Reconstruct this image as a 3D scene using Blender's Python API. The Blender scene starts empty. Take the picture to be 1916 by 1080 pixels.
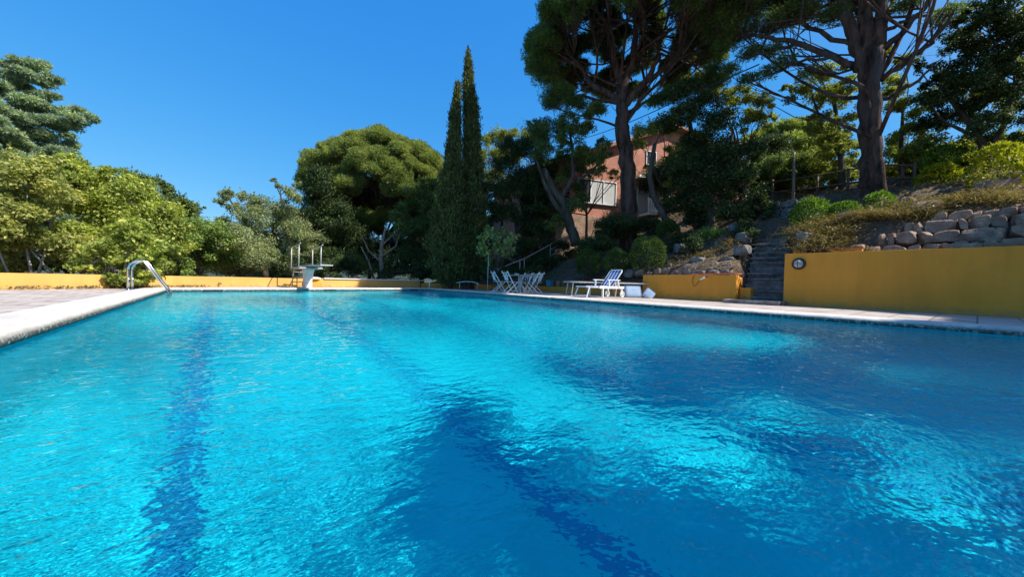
import bpy, math, random
import numpy as np
from math import radians as R, sin, cos, pi, atan2, hypot
from mathutils import Matrix, Vector

# ------------------------------------------------------------------ camera, sky, sun, exposure
sc = bpy.context.scene
col = sc.collection
cam_d = bpy.data.cameras.new('camera'); cam = bpy.data.objects.new('camera', cam_d); col.objects.link(cam)
F_PX = 692.0
CAM = np.array([0., 0., .45])
def _axes(hd, p, r):
    f0 = np.array([sin(hd), cos(hd), 0]); r0 = np.array([cos(hd), -sin(hd), 0]); u0 = np.array([0, 0, 1.])
    f = f0*cos(p) - u0*sin(p); u1 = u0*cos(p) + f0*sin(p)
    return f, r0*cos(r) + u1*sin(r), u1*cos(r) - r0*sin(r)
CF, CR, CU = _axes(R(38.4), R(1.05), R(1.49))
cam.matrix_world = Matrix(((CR[0], CU[0], -CF[0], CAM[0]), (CR[1], CU[1], -CF[1], CAM[1]),
                           (CR[2], CU[2], -CF[2], CAM[2]), (0, 0, 0, 1)))
cam_d.sensor_width = 36; cam_d.lens = 36*F_PX/1916
cam_d.clip_start = .05; cam_d.clip_end = 4000
sc.camera = cam
SUN_EL, SUN_AZ = R(47), R(31)
sd = Vector((sin(SUN_AZ)*cos(SUN_EL), -cos(SUN_AZ)*cos(SUN_EL), sin(SUN_EL)))
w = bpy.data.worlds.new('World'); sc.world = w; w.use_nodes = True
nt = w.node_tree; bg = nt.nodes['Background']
sky = nt.nodes.new('ShaderNodeTexSky'); sky.sky_type = 'NISHITA'; sky.sun_disc = False
sky.sun_elevation = SUN_EL; sky.sun_rotation = atan2(sd.x, sd.y)
sky.air_density = 1; sky.dust_density = 0; sky.ozone_density = 1
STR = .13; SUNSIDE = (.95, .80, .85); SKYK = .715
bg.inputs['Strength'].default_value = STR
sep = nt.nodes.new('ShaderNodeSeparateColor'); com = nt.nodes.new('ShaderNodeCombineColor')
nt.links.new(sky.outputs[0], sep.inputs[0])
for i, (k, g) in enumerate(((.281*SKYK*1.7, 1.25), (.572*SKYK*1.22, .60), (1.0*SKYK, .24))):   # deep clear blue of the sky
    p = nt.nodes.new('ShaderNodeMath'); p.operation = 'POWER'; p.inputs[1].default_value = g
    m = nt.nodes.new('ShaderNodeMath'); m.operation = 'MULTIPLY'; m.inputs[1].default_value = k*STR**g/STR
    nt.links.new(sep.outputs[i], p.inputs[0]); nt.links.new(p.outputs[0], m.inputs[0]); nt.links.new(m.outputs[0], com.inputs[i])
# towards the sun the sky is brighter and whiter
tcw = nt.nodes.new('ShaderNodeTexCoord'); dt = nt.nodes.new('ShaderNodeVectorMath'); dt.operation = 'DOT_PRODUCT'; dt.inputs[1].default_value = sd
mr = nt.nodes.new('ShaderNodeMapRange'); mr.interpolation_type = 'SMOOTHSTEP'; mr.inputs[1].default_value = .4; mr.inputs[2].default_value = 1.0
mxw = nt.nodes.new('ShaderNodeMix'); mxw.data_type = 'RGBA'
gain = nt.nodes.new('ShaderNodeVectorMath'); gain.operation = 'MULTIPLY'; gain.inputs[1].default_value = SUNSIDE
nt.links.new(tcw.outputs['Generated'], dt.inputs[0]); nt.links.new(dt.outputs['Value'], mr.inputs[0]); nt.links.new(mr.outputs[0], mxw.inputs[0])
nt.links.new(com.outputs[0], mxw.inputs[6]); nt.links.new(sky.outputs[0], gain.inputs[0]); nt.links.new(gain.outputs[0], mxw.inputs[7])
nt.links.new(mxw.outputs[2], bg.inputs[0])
sl = bpy.data.lights.new('sun', 'SUN'); so = bpy.data.objects.new('sun', sl); col.objects.link(so)
sl.energy = 5; sl.angle = R(.53); sl.color = (1, .95, .86)
sl.cycles.is_caustics_light = True
so.rotation_euler = sd.to_track_quat('Z', 'Y').to_euler(); so.location = (0, 0, 30)
sc.view_settings.view_transform = 'Standard'; sc.view_settings.look = 'None'
sc.view_settings.exposure = .52; sc.view_settings.gamma = 1
sc.cycles.use_denoising = True
sc.cycles.max_bounces = 8; sc.cycles.transparent_max_bounces = 8
sc.cycles.diffuse_bounces = 3

# ------------------------------------------------------------------ helpers
rng = np.random.RandomState(11)
random.seed(5)
def ray(x, y): return CF + CR*(x-958)/F_PX + CU*(540-y)/F_PX
def gp(x, y, r):                        # point on the sight line at horizontal distance r
    d = ray(x, y); return CAM + d*r/hypot(d[0], d[1])
def onX(x, y, X):
    d = ray(x, y); return CAM + d*X/d[0]
def onz(x, y, z=0):
    d = ray(x, y); return CAM + d*(z-CAM[2])/d[2]

def tag(o, label=None, cat=None, group=None, kind=None):
    if label: o['label'] = label
    if cat: o['category'] = cat
    if group: o['group'] = group
    if kind: o['kind'] = kind
    return o
def empty(name, loc, rz=0.0, label=None, cat=None, group=None):
    o = bpy.data.objects.new(name, None); col.objects.link(o)
    o.location = tuple(float(v) for v in loc); o.rotation_euler = (0, 0, rz); o.empty_display_size = .2
    return tag(o, label, cat, group)
def arr_mesh(name, V, Fc, mat, parent=None, smooth=False, world=False):
    """V (n,3), Fc (m,k) arrays -> one object. world=True: V is in world space though parented."""
    V = np.asarray(V, float); Fc = np.asarray(Fc, np.int32)
    if world and parent is not None:
        mi = np.array(parent_world(parent).inverted())
        V = V @ mi[:3, :3].T + mi[:3, 3]
    me = bpy.data.meshes.new(name)
    me.vertices.add(len(V)); me.vertices.foreach_set('co', V.ravel().astype(np.float32))
    me.loops.add(Fc.size); me.loops.foreach_set('vertex_index', Fc.ravel())
    me.polygons.add(len(Fc)); me.polygons.foreach_set('loop_start', np.arange(0, Fc.size, Fc.shape[1], dtype=np.int32))
    if smooth: me.polygons.foreach_set('use_smooth', np.ones(len(Fc), bool))
    me.update(calc_edges=True)
    me.materials.append(mat)
    o = bpy.data.objects.new(name, me); col.objects.link(o)
    if parent is not None: o.parent = parent
    return o
def parent_world(o):
    m = Matrix.Translation(o.location) @ o.rotation_euler.to_matrix().to_4x4()
    return m if o.parent is None else parent_world(o.parent) @ m

class MB:
    """collects shapes; build() links them as one mesh"""
    def __init__(s): s.v = []; s.f = []; s.sm = []
    def add(s, vs, fs, smooth=False):
        b = len(s.v); s.v += [tuple(float(c) for c in q) for q in vs]
        s.f += [tuple(b+i for i in f) for f in fs]; s.sm += [smooth]*len(fs); return s
    def box(s, c, d, rz=0, m=None):
        hx, hy, hz = d[0]/2, d[1]/2, d[2]/2
        vs = [Vector((x*hx, y*hy, z*hz)) for z in (-1, 1) for x, y in ((-1, -1), (1, -1), (1, 1), (-1, 1))]
        M = m if m is not None else Matrix.Rotation(rz, 3, 'Z')
        vs = [M @ q + Vector([float(t) for t in c]) for q in vs]
        return s.add(vs, [(0, 3, 2, 1), (4, 5, 6, 7), (0, 1, 5, 4), (1, 2, 6, 5), (2, 3, 7, 6), (3, 0, 4, 7)])
    def bar(s, a, b, wd, th, up=(0, 0, 1)):
        a = Vector([float(t) for t in a]); b = Vector([float(t) for t in b]); z = (b-a); L = z.length; z.normalize()
        x = Vector(up).cross(z)
        if x.length < 1e-4: x = Vector((1, 0, 0)).cross(z)
        x.normalize(); y = z.cross(x)
        M = Matrix((x, y, z)).transposed()
        return s.box((a+b)/2, (wd, th, L), m=M)
    def tube(s, P, r, n=8, cap=True):
        P = [Vector([float(t) for t in q]) for q in P]; k = len(P)
        rr = [r]*k if np.isscalar(r) else list(r)
        vs = []; prev = None
        for i, q in enumerate(P):
            t = (P[min(i+1, k-1)]-P[max(i-1, 0)]).normalized()
            if prev is None:
                x = Vector((0, 0, 1)).cross(t)
                if x.length < .1: x = Vector((1, 0, 0)).cross(t)
            else: x = prev - t*prev.dot(t)
            x.normalize(); prev = x; y = t.cross(x)
            vs += [q + (x*cos(2*pi*j/n) + y*sin(2*pi*j/n))*rr[i] for j in range(n)]
        fs = [(i*n+j, i*n+(j+1) % n, (i+1)*n+(j+1) % n, (i+1)*n+j) for i in range(k-1) for j in range(n)]
        if cap: fs += [tuple(range(n-1, -1, -1)), tuple((k-1)*n+j for j in range(n))]
        return s.add(vs, fs, True)
    def lathe(s, c, prof, n=20, m=None):
        c = Vector([float(t) for t in c]); M = m if m is not None else Matrix.Identity(3)
        vs = [M @ Vector((r*cos(2*pi*j/n), r*sin(2*pi*j/n), z)) + c for r, z in prof for j in range(n)]
        fs = [(i*n+j, i*n+(j+1) % n, (i+1)*n+(j+1) % n, (i+1)*n+j) for i in range(len(prof)-1) for j in range(n)]
        return s.add(vs, fs, True)
    def prism(s, pts, z0, z1):
        n = len(pts)
        vs = [(p[0], p[1], z0) for p in pts] + [(p[0], p[1], z1) for p in pts]
        return s.add(vs, [tuple(range(n-1, -1, -1)), tuple(range(n, 2*n))] + [(i, (i+1) % n, n+(i+1) % n, n+i) for i in range(n)])
    def build(s, name, mat, parent=None, bevel=0, world=False):
        me = bpy.data.meshes.new(name)
        V = s.v
        if world and parent is not None:
            mi = parent_world(parent).inverted(); V = [tuple(mi @ Vector(q)) for q in V]
        me.from_pydata(V, [], s.f); me.polygons.foreach_set('use_smooth', s.sm); me.update()
        me.materials.append(mat)
        o = bpy.data.objects.new(name, me); col.objects.link(o)
        if parent is not None: o.parent = parent
        if bevel:
            b = o.modifiers.new('bevel', 'BEVEL'); b.width = bevel; b.segments = 2; b.limit_method = 'ANGLE'; b.angle_limit = R(40)
        return o

def copy_tree(o, parent=None):
    c = o.copy(); col.objects.link(c)
    if parent is not None: c.parent = parent
    for ch in list(o.children): copy_tree(ch, c)
    return c

# ------------------------------------------------------------------ materials
def new_mat(name):
    m = bpy.data.materials.new(name); m.use_nodes = True
    return m, m.node_tree, m.node_tree.nodes['Principled BSDF']
def N(t, typ, **kw):
    n = t.nodes.new(typ)
    for k, v in kw.items():
        if k.startswith('i_'): n.inputs[k[2:].replace('_', ' ')].default_value = v
        else: setattr(n, k, v)
    return n
def mixc(t, fac, a, b, mode='MIX'):
    n = t.nodes.new('ShaderNodeMix'); n.data_type = 'RGBA'; n.blend_type = mode
    for sock, v in ((n.inputs[0], fac), (n.inputs[6], a), (n.inputs[7], b)):
        if isinstance(v, bpy.types.NodeSocket): t.links.new(v, sock)
        elif isinstance(v, (int, float)): sock.default_value = v
        else: sock.default_value = (*v, 1) if len(v) == 3 else v
    return n.outputs[2]
def ramp(t, src, stops):
    n = t.nodes.new('ShaderNodeValToRGB'); t.links.new(src, n.inputs[0]); e = n.color_ramp.elements
    while len(e) < len(stops): e.new(.5)
    for q, (p, c) in zip(e, stops):
        q.position = p; q.color = (c, c, c, 1) if np.isscalar(c) else (*c, 1)
    return n.outputs[0]
def noisy(name, c1, c2, scale=4, rough=.8, bump=.3, bscale=None, metal=0, coord='Object', c3=None, stretch=None, dist=.02, detail=8, spots=None):
    """two-tone mottled surface with fine bump, optional large dark spots"""
    m, t, b = new_mat(name)
    src = N(t, 'ShaderNodeNewGeometry').outputs['Position'] if coord == 'World' else N(t, 'ShaderNodeTexCoord').outputs[coord]
    if stretch:
        mp = N(t, 'ShaderNodeMapping'); mp.inputs['Scale'].default_value = stretch; t.links.new(src, mp.inputs[0]); src = mp.outputs[0]
    n1 = N(t, 'ShaderNodeTexNoise', i_Scale=scale, i_Detail=detail, i_Roughness=.65); t.links.new(src, n1.inputs[0])
    f = ramp(t, n1.outputs[0], [(.35, 0.), (.65, 1.)])
    c = mixc(t, f, c1, c2)
    if c3 is not None:
        n2 = N(t, 'ShaderNodeTexNoise', i_Scale=scale*.27, i_Detail=5.); t.links.new(src, n2.inputs[0])
        c = mixc(t, ramp(t, n2.outputs[0], [(.48, 0.), (.68, 1.)]), c, c3)
    if spots:
        n3 = N(t, 'ShaderNodeTexNoise', i_Scale=spots[0], i_Detail=6., i_Roughness=.7); t.links.new(src, n3.inputs[0])
        c = mixc(t, ramp(t, n3.outputs[0], [(spots[1], 0.), (spots[1]+.1, 1.)]), c, spots[2])
    t.links.new(c, b.inputs['Base Color'])
    b.inputs['Roughness'].default_value = rough; b.inputs['Metallic'].default_value = metal
    b.inputs['Specular IOR Level'].default_value = .3
    if bump:
        nb = N(t, 'ShaderNodeTexNoise', i_Scale=bscale or scale*5, i_Detail=6., i_Roughness=.6); t.links.new(src, nb.inputs[0])
        bp = N(t, 'ShaderNodeBump', i_Strength=bump, i_Distance=dist); t.links.new(nb.outputs[0], bp.inputs['Height'])
        t.links.new(bp.outputs[0], b.inputs['Normal'])
    return m
def leaf_mat(name, c, trans, var=.35, yellow=0.0, hue2=None):
    m, t, b = new_mat(name); t.nodes.remove(b)
    out = t.nodes['Material Output']
    g = N(t, 'ShaderNodeNewGeometry')
    v = ramp(t, g.outputs['Random Per Island'], [(0, 1-var), (.5, 1.), (1, 1+var)])
    if hue2:
        base = mixc(t, ramp(t, g.outputs['Random Per Island'], [(.55, 0.), (1, 1.)]), c, hue2)
    else: base = mixc(t, 0., c, c)
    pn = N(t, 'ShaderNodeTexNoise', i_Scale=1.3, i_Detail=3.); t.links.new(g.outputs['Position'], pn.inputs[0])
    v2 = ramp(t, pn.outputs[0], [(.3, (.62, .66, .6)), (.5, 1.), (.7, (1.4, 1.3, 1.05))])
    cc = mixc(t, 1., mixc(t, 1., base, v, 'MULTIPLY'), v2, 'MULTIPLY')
    d = N(t, 'ShaderNodeBsdfPrincipled', i_Roughness=.5); d.inputs['Specular IOR Level'].default_value = .25
    t.links.new(cc, d.inputs[0])
    tr = N(t, 'ShaderNodeBsdfTranslucent'); t.links.new(mixc(t, 1., cc, (1.6, 1.7, .7), 'MULTIPLY'), tr.inputs[0])
    mx = N(t, 'ShaderNodeMixShader'); mx.inputs[0].default_value = trans
    t.links.new(d.outputs[0], mx.inputs[1]); t.links.new(tr.outputs[0], mx.inputs[2]); t.links.new(mx.outputs[0], out.inputs[0])
    return m

M = {}
M['bark'] = noisy('bark', (.045, .034, .026), (.12, .09, .068), 6, .9, 1., 14, stretch=(1, 1, .25), dist=.04)
M['pine_bark'] = noisy('pine bark', (.018, .010, .008), (.17, .095, .07), 4.5, .95, 1., 5, stretch=(1, 1, .22), dist=.2, c3=(.11, .085, .08))
M['pale_bark'] = noisy('pale bark', (.22, .19, .16), (.42, .38, .33), 8, .9, .6, stretch=(1, 1, .3))
M['twig'] = noisy('twig', (.16, .12, .09), (.34, .27, .2), 8, .9, .2)
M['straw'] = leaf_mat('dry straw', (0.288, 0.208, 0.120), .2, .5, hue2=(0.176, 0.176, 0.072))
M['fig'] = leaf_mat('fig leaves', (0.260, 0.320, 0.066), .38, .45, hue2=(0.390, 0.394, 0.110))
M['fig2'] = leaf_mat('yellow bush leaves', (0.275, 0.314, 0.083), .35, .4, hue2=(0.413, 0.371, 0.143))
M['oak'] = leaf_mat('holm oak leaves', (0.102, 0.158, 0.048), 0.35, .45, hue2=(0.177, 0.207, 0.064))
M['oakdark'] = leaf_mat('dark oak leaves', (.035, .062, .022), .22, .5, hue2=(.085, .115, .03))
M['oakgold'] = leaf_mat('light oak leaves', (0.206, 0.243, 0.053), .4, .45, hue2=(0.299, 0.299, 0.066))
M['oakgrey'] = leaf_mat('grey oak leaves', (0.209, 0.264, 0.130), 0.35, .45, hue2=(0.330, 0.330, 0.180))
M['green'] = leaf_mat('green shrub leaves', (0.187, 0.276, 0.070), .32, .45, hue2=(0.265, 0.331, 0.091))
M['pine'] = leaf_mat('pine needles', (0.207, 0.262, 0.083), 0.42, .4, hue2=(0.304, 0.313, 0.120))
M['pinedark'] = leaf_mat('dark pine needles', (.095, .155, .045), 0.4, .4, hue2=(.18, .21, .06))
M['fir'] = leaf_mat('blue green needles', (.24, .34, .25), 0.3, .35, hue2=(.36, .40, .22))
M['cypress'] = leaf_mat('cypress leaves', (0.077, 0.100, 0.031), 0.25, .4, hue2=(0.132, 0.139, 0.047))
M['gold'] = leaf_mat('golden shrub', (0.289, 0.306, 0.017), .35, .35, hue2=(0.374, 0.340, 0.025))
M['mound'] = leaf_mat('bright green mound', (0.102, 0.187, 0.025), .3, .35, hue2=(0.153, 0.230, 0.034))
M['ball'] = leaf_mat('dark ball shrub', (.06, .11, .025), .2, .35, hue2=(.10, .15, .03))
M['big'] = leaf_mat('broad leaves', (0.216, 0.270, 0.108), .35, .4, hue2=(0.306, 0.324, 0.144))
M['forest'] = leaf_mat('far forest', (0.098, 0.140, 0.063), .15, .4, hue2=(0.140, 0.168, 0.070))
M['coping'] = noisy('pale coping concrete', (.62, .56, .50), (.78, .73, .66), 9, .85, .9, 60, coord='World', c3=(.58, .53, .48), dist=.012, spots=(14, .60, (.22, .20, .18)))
M['yellow'] = noisy('ochre wall paint', (.68, .27, .028), (.74, .30, .036), 1.6, .85, .25, 60, coord='World', c3=(.66, .27, .035), dist=.006, spots=(5, .70, (.36, .22, .08)))
M['yellow_far'] = noisy('pale yellow wall paint', (.70, .39, .10), (.76, .44, .125), 1.4, .85, .2, 60, coord='World', c3=(.64, .35, .10), dist=.006, spots=(4, .72, (.45, .33, .16)))
M['white'] = noisy('white paint', (.74, .75, .76), (.82, .82, .82), 9, .5, .1, 30)
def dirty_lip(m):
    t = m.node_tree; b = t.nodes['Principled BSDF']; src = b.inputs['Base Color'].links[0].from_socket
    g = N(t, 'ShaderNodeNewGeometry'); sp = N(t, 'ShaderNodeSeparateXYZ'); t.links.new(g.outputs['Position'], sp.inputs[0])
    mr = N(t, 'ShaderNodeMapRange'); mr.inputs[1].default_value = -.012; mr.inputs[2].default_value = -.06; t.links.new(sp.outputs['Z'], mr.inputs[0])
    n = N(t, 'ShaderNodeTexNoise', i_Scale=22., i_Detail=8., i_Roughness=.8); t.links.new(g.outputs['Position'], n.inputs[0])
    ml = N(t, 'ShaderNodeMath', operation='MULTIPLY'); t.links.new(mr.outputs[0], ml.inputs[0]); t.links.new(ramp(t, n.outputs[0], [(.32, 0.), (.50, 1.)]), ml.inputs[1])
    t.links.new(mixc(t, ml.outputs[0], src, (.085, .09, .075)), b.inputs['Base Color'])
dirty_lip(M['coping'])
def weather(m, k=.25, z0=.16):
    t = m.node_tree; b = t.nodes['Principled BSDF']; src = b.inputs['Base Color'].links[0].from_socket
    g = N(t, 'ShaderNodeNewGeometry'); mp = N(t, 'ShaderNodeMapping'); mp.inputs['Scale'].default_value = (2.2, 2.2, .35); t.links.new(g.outputs['Position'], mp.inputs[0])
    n = N(t, 'ShaderNodeTexNoise', i_Scale=1.6, i_Detail=7., i_Roughness=.6); t.links.new(mp.outputs[0], n.inputs[0])
    c = mixc(t, 1., src, ramp(t, n.outputs[0], [(.38, (1-k, 1-k, 1-k*.9)), (.56, 1.), (.72, (1.03, 1.03, 1.04))]), 'MULTIPLY')
    n2 = N(t, 'ShaderNodeTexNoise', i_Scale=7., i_Detail=6., i_Roughness=.7); t.links.new(g.outputs['Position'], n2.inputs[0])
    sp = N(t, 'ShaderNodeSeparateXYZ'); t.links.new(g.outputs['Position'], sp.inputs[0])
    ad = N(t, 'ShaderNodeMath', operation='MULTIPLY_ADD'); ad.inputs[1].default_value = .5; t.links.new(n2.outputs[0], ad.inputs[0]); ad.inputs[2].default_value = -.25
    ad2 = N(t, 'ShaderNodeMath', operation='ADD'); t.links.new(ad.outputs[0], ad2.inputs[0]); t.links.new(sp.outputs['Z'], ad2.inputs[1])
    mr = N(t, 'ShaderNodeMapRange'); mr.inputs[1].default_value = z0; mr.inputs[2].default_value = -.02; mr.inputs[4].default_value = .55; t.links.new(ad2.outputs[0], mr.inputs[0])
    c = mixc(t, mr.outputs[0], c, (.24, .17, .09)); t.links.new(c, b.inputs['Base Color'])
weather(M['yellow'], .09); weather(M['yellow_far'], .06, .05)
M['whitecap'] = noisy('white stone cap', (.74, .71, .66), (.84, .81, .76), 6, .8, .3, 40, coord='World')
M['steel'] = noisy('stainless steel', (.62, .62, .60), (.72, .72, .70), 6, .16, .03, 30, metal=1)
M['galv'] = noisy('painted grey steel', (.42, .39, .36), (.56, .53, .49), 14, .5, .1, 40, metal=.3)
M['greyc'] = noisy('grey pedestal concrete', (.62, .58, .54), (.74, .70, .66), 7, .8, .4, 50, spots=(6, .62, (.45, .42, .38)))
M['board'] = noisy('grey board', (.40, .38, .35), (.52, .49, .45), 8, .7, .2, 30)
M['rock'] = noisy('field stone', (.22, .14, .095), (.46, .33, .24), 5, .9, .9, 16, coord='World', c3=(.22, .13, .09), dist=.06)
M['rockgrey'] = noisy('grey stone', (.11, .095, .085), (.29, .26, .235), 5, .9, .8, 16, coord='World', dist=.03)
M['terra'] = noisy('terracotta', (.34, .15, .08), (.46, .24, .14), 8, .85, .4, 30)
M['dark'] = noisy('dark plastic', (.02, .02, .022), (.04, .04, .045), 8, .5, 0)
M['hose'] = noisy('orange hose', (.42, .12, .04), (.55, .2, .08), 8, .5, 0)
M['hole'] = noisy('dark opening', (.01, .02, .03), (.02, .03, .04), 8, .7, 0)
M['blue_plastic'] = noisy('blue plastic crate', (.03, .20, .30), (.05, .26, .37), 8, .5, .1)
M['glass'] = noisy('window glass', (.03, .035, .04), (.05, .055, .06), 3, .08, 0)
M['curtain'] = noisy('white curtain', (.34, .34, .33), (.60, .60, .58), 12, .7, .3, 20, stretch=(6, 6, .3))
M['stucco'] = noisy('terracotta stucco', (.46, .20, .13), (.56, .27, .18), 3, .9, .4, 30, coord='World', c3=(.40, .17, .11))
M['brown'] = noisy('brown wood', (.10, .06, .04), (.18, .11, .07), 8, .7, .2, stretch=(1, 1, .2))
M['rooftile'] = noisy('roof tiles', (.26, .13, .08), (.42, .24, .15), 6, .85, .4, 20, coord='World')
M['cushion'] = noisy('pale blue cushion', (.26, .36, .50), (.34, .44, .58), 5, .85, .3, 30)
M['soil'] = noisy('bare soil', (.085, .055, .038), (.19, .13, .09), 1.4, .95, .9, 9, coord='World', c3=(.10, .095, .045), dist=.05)
M['frost'] = noisy('frosted lamp glass', (.34, .33, .31), (.52, .50, .47), 9, .25, .1)

def stripe_mat():
    m, t, b = new_mat('blue and white striped canvas')
    tc = N(t, 'ShaderNodeTexCoord'); sp = N(t, 'ShaderNodeSeparateXYZ'); t.links.new(tc.outputs['Object'], sp.inputs[0])
    a = N(t, 'ShaderNodeMath', operation='MULTIPLY'); a.inputs[1].default_value = 7.2; t.links.new(sp.outputs['Y'], a.inputs[0])
    f = N(t, 'ShaderNodeMath', operation='FRACT'); t.links.new(a.outputs[0], f.inputs[0])
    g = N(t, 'ShaderNodeMath', operation='GREATER_THAN'); g.inputs[1].default_value = .42; t.links.new(f.outputs[0], g.inputs[0])
    t.links.new(mixc(t, g.outputs[0], (.72, .75, .78), (.025, .10, .34)), b.inputs['Base Color']); b.inputs['Roughness'].default_value = .8
    return m
M['stripe'] = stripe_mat()

def paver_mat():
    m, t, b = new_mat('worn terrace paving')
    g = N(t, 'ShaderNodeNewGeometry')
    mp = N(t, 'ShaderNodeMapping'); mp.inputs['Rotation'].default_value = (0, 0, 0); t.links.new(g.outputs['Position'], mp.inputs[0])
    br = N(t, 'ShaderNodeTexBrick', i_Scale=1., offset=.5); t.links.new(mp.outputs[0], br.inputs[0])
    br.inputs['Brick Width'].default_value = .5; br.inputs['Row Height'].default_value = .5; br.inputs['Mortar Size'].default_value = .012
    br.inputs['Color1'].default_value = (.44, .37, .325, 1); br.inputs['Color2'].default_value = (.53, .46, .41, 1); br.inputs['Mortar'].default_value = (.20, .165, .14, 1)
    n1 = N(t, 'ShaderNodeTexNoise', i_Scale=2.2, i_Detail=9., i_Roughness=.7); t.links.new(g.outputs['Position'], n1.inputs[0])
    c = mixc(t, 1., br.outputs[0], ramp(t, n1.outputs[0], [(.25, .55), (.5, 1.), (.75, 1.2)]), 'MULTIPLY')
    t.links.new(c, b.inputs['Base Color']); b.inputs['Roughness'].default_value = .85; b.inputs['Specular IOR Level'].default_value = .25
    nb = N(t, 'ShaderNodeTexNoise', i_Scale=40., i_Detail=5.); t.links.new(g.outputs['Position'], nb.inputs[0])
    ad = N(t, 'ShaderNodeMath', operation='MULTIPLY_ADD'); ad.inputs[1].default_value = -1.5
    t.links.new(br.outputs['Fac'], ad.inputs[0]); t.links.new(nb.outputs[0], ad.inputs[2])
    bp = N(t, 'ShaderNodeBump', i_Strength=.5, i_Distance=.01); t.links.new(ad.outputs[0], bp.inputs['Height']); t.links.new(bp.outputs[0], b.inputs['Normal'])
    return m
M['paving'] = paver_mat()
def brick_mat():
    m, t, b = new_mat('old red brick')
    g = N(t, 'ShaderNodeTexCoord')
    mp = N(t, 'ShaderNodeMapping'); mp.inputs['Rotation'].default_value = (pi/2, 0, 0); t.links.new(g.outputs['Object'], mp.inputs[0])
    br = N(t, 'ShaderNodeTexBrick', i_Scale=1.); t.links.new(mp.outputs[0], br.inputs[0])
    br.inputs['Brick Width'].default_value = .25; br.inputs['Row Height'].default_value = .07; br.inputs['Mortar Size'].default_value = .008
    br.inputs['Color1'].default_value = (.42, .135, .085, 1); br.inputs['Color2'].default_value = (.52, .20, .13, 1); br.inputs['Mortar'].default_value = (.38, .27, .21, 1)
    n1 = N(t, 'ShaderNodeTexNoise', i_Scale=1.3, i_Detail=8.); t.links.new(g.outputs['Object'], n1.inputs[0])
    t.links.new(mixc(t, 1., br.outputs[0], ramp(t, n1.outputs[0], [(.3, .75), (.7, 1.15)]), 'MULTIPLY'), b.inputs['Base Color']); b.inputs['Roughness'].default_value = .9
    return m
M['brick'] = brick_mat()
# ------------------------------------------------------------------ ground
PX0, PX1 = -1.2, 8.4                                     # pool sides
def far_y(x): return 14.8 + .2917*(x+1.2)                # slightly skewed far end of the pool
WALL_A, WALL_B, WALL_C = (-9.4, 7.5), (1.2, 18.0), (8.75, 19.3)
def sm(a, b, x):
    t = np.clip((x-a)/(b-a), 0, 1); return t*t*(3-2*t)
def hnoise(X, Y):
    return (.10*np.sin(1.7*X+.9*Y)+.08*np.sin(2.9*X-2.1*Y+1)+.05*np.sin(5.1*X+4.3*Y+2)+.04*np.sin(7.7*Y-3.3*X))
def height(X, Y):
    X = np.asarray(X, float); Y = np.asarray(Y, float)
    base = 1.3 - .55*sm(3.6, 5., Y) - .45*sm(7.4, 8.4, Y) - .3*sm(10, 16, Y)
    top = 5.6 - 1.6*sm(12, 20, Y) - 4.2*sm(20, 34, Y)
    t = np.clip((X-12.6)/11, 0, 1)**.85
    hill = base + (top-base)*t + .045*np.clip(X-24, 0, 200)*sm(60, 20, Y)
    hill = hill + hnoise(X, Y)*sm(12.7, 15, X)
    st = np.clip((X-12.95)*.66, 0, 2.9) - .25             # trench under the staircase
    c = 4.0 + (X-12.9)*.27
    hill = np.where((np.abs(Y-c) < .75) & (X < 16.5), np.minimum(hill, st), hill)
    bank = 1.28 + .16*np.clip(X-12.6, 0, 3)               # foot of the boulder bank
    hill = np.where((Y < 2.4) & (X < 14.45), np.minimum(hill, bank), hill)
    left = -.25 - .06*np.clip(Y-18, 0, 40) + .1*hnoise(X*.5, Y*.5)
    # width of the terrace: its right side is the line of the walls
    edge = np.where(Y < 14, 12.6, 12.6)
    k = sm(0, .35, X-edge)*sm(40, 30, Y)
    z = np.where(X > edge-.01, left*(1-k) + hill*k, left)
    inside = (X > -9.6) & (X < 12.5) & (Y > -8.5) & (Y < 19.5)
    z = np.where(inside, np.minimum(z, -.2), z)
    z = np.where((X > -2.5) & (X < 9.7) & (Y > -6) & (Y < 18.9), -3., z)
    return z
def ht(x, y): return float(height(np.array([x]), np.array([y]))[0])
ax = np.concatenate([[-1500, -900, -500, -300, -180, -110, -70, -45, -30, -20], np.arange(-14, 12.3, .7), np.arange(12.4, 30, .3), [31, 33, 36, 40, 46, 55, 70, 100, 160, 260, 450, 800, 1500]])
ay = np.concatenate([[-1500, -900, -500, -300, -180, -110, -70, -45, -30, -20, -14], np.arange(-10, 22, .3), np.arange(22, 40, 1.), [43, 47, 55, 70, 100, 160, 260, 450, 800, 1500]])
GX, GY = np.meshgrid(ax, ay); GZ = height(GX, GY)
ny, nx = GX.shape; idx = np.arange(nx*ny).reshape(ny, nx)
Fg = np.stack([idx[:-1, :-1], idx[:-1, 1:], idx[1:, 1:], idx[1:, :-1]], -1).reshape(-1, 4)
g = arr_mesh('ground', np.stack([GX, GY, GZ], -1).reshape(-1, 3), Fg, M['soil'], smooth=True)
tag(g, 'dry brown earth of the garden slope around the pool terrace', kind='structure')

# far wooded hills seen between the trunks
hv = []; hf = []
for i in range(121):
    a = R(-70 + 190*i/120)
    hh = 26 + 9*sin(i*.21) + 5*sin(i*.57+1) + 2*sin(i*1.9)
    for rr, zz in ((430, -12), (520, hh*.55), (640, hh), (900, hh*.7)):
        hv.append((rr*sin(a), rr*cos(a), zz))
for i in range(120):
    for j in range(3): hf.append((i*4+j, i*4+j+1, i*4+j+5, i*4+j+4))
M['hills'] = noisy('wooded hillside', (.03, .045, .035), (.06, .08, .055), .06, .95, .5, .3, coord='World', dist=2)
tag(arr_mesh('hills', hv, hf, M['hills'], smooth=True), 'low wooded hills far beyond the garden', kind='structure')

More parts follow.
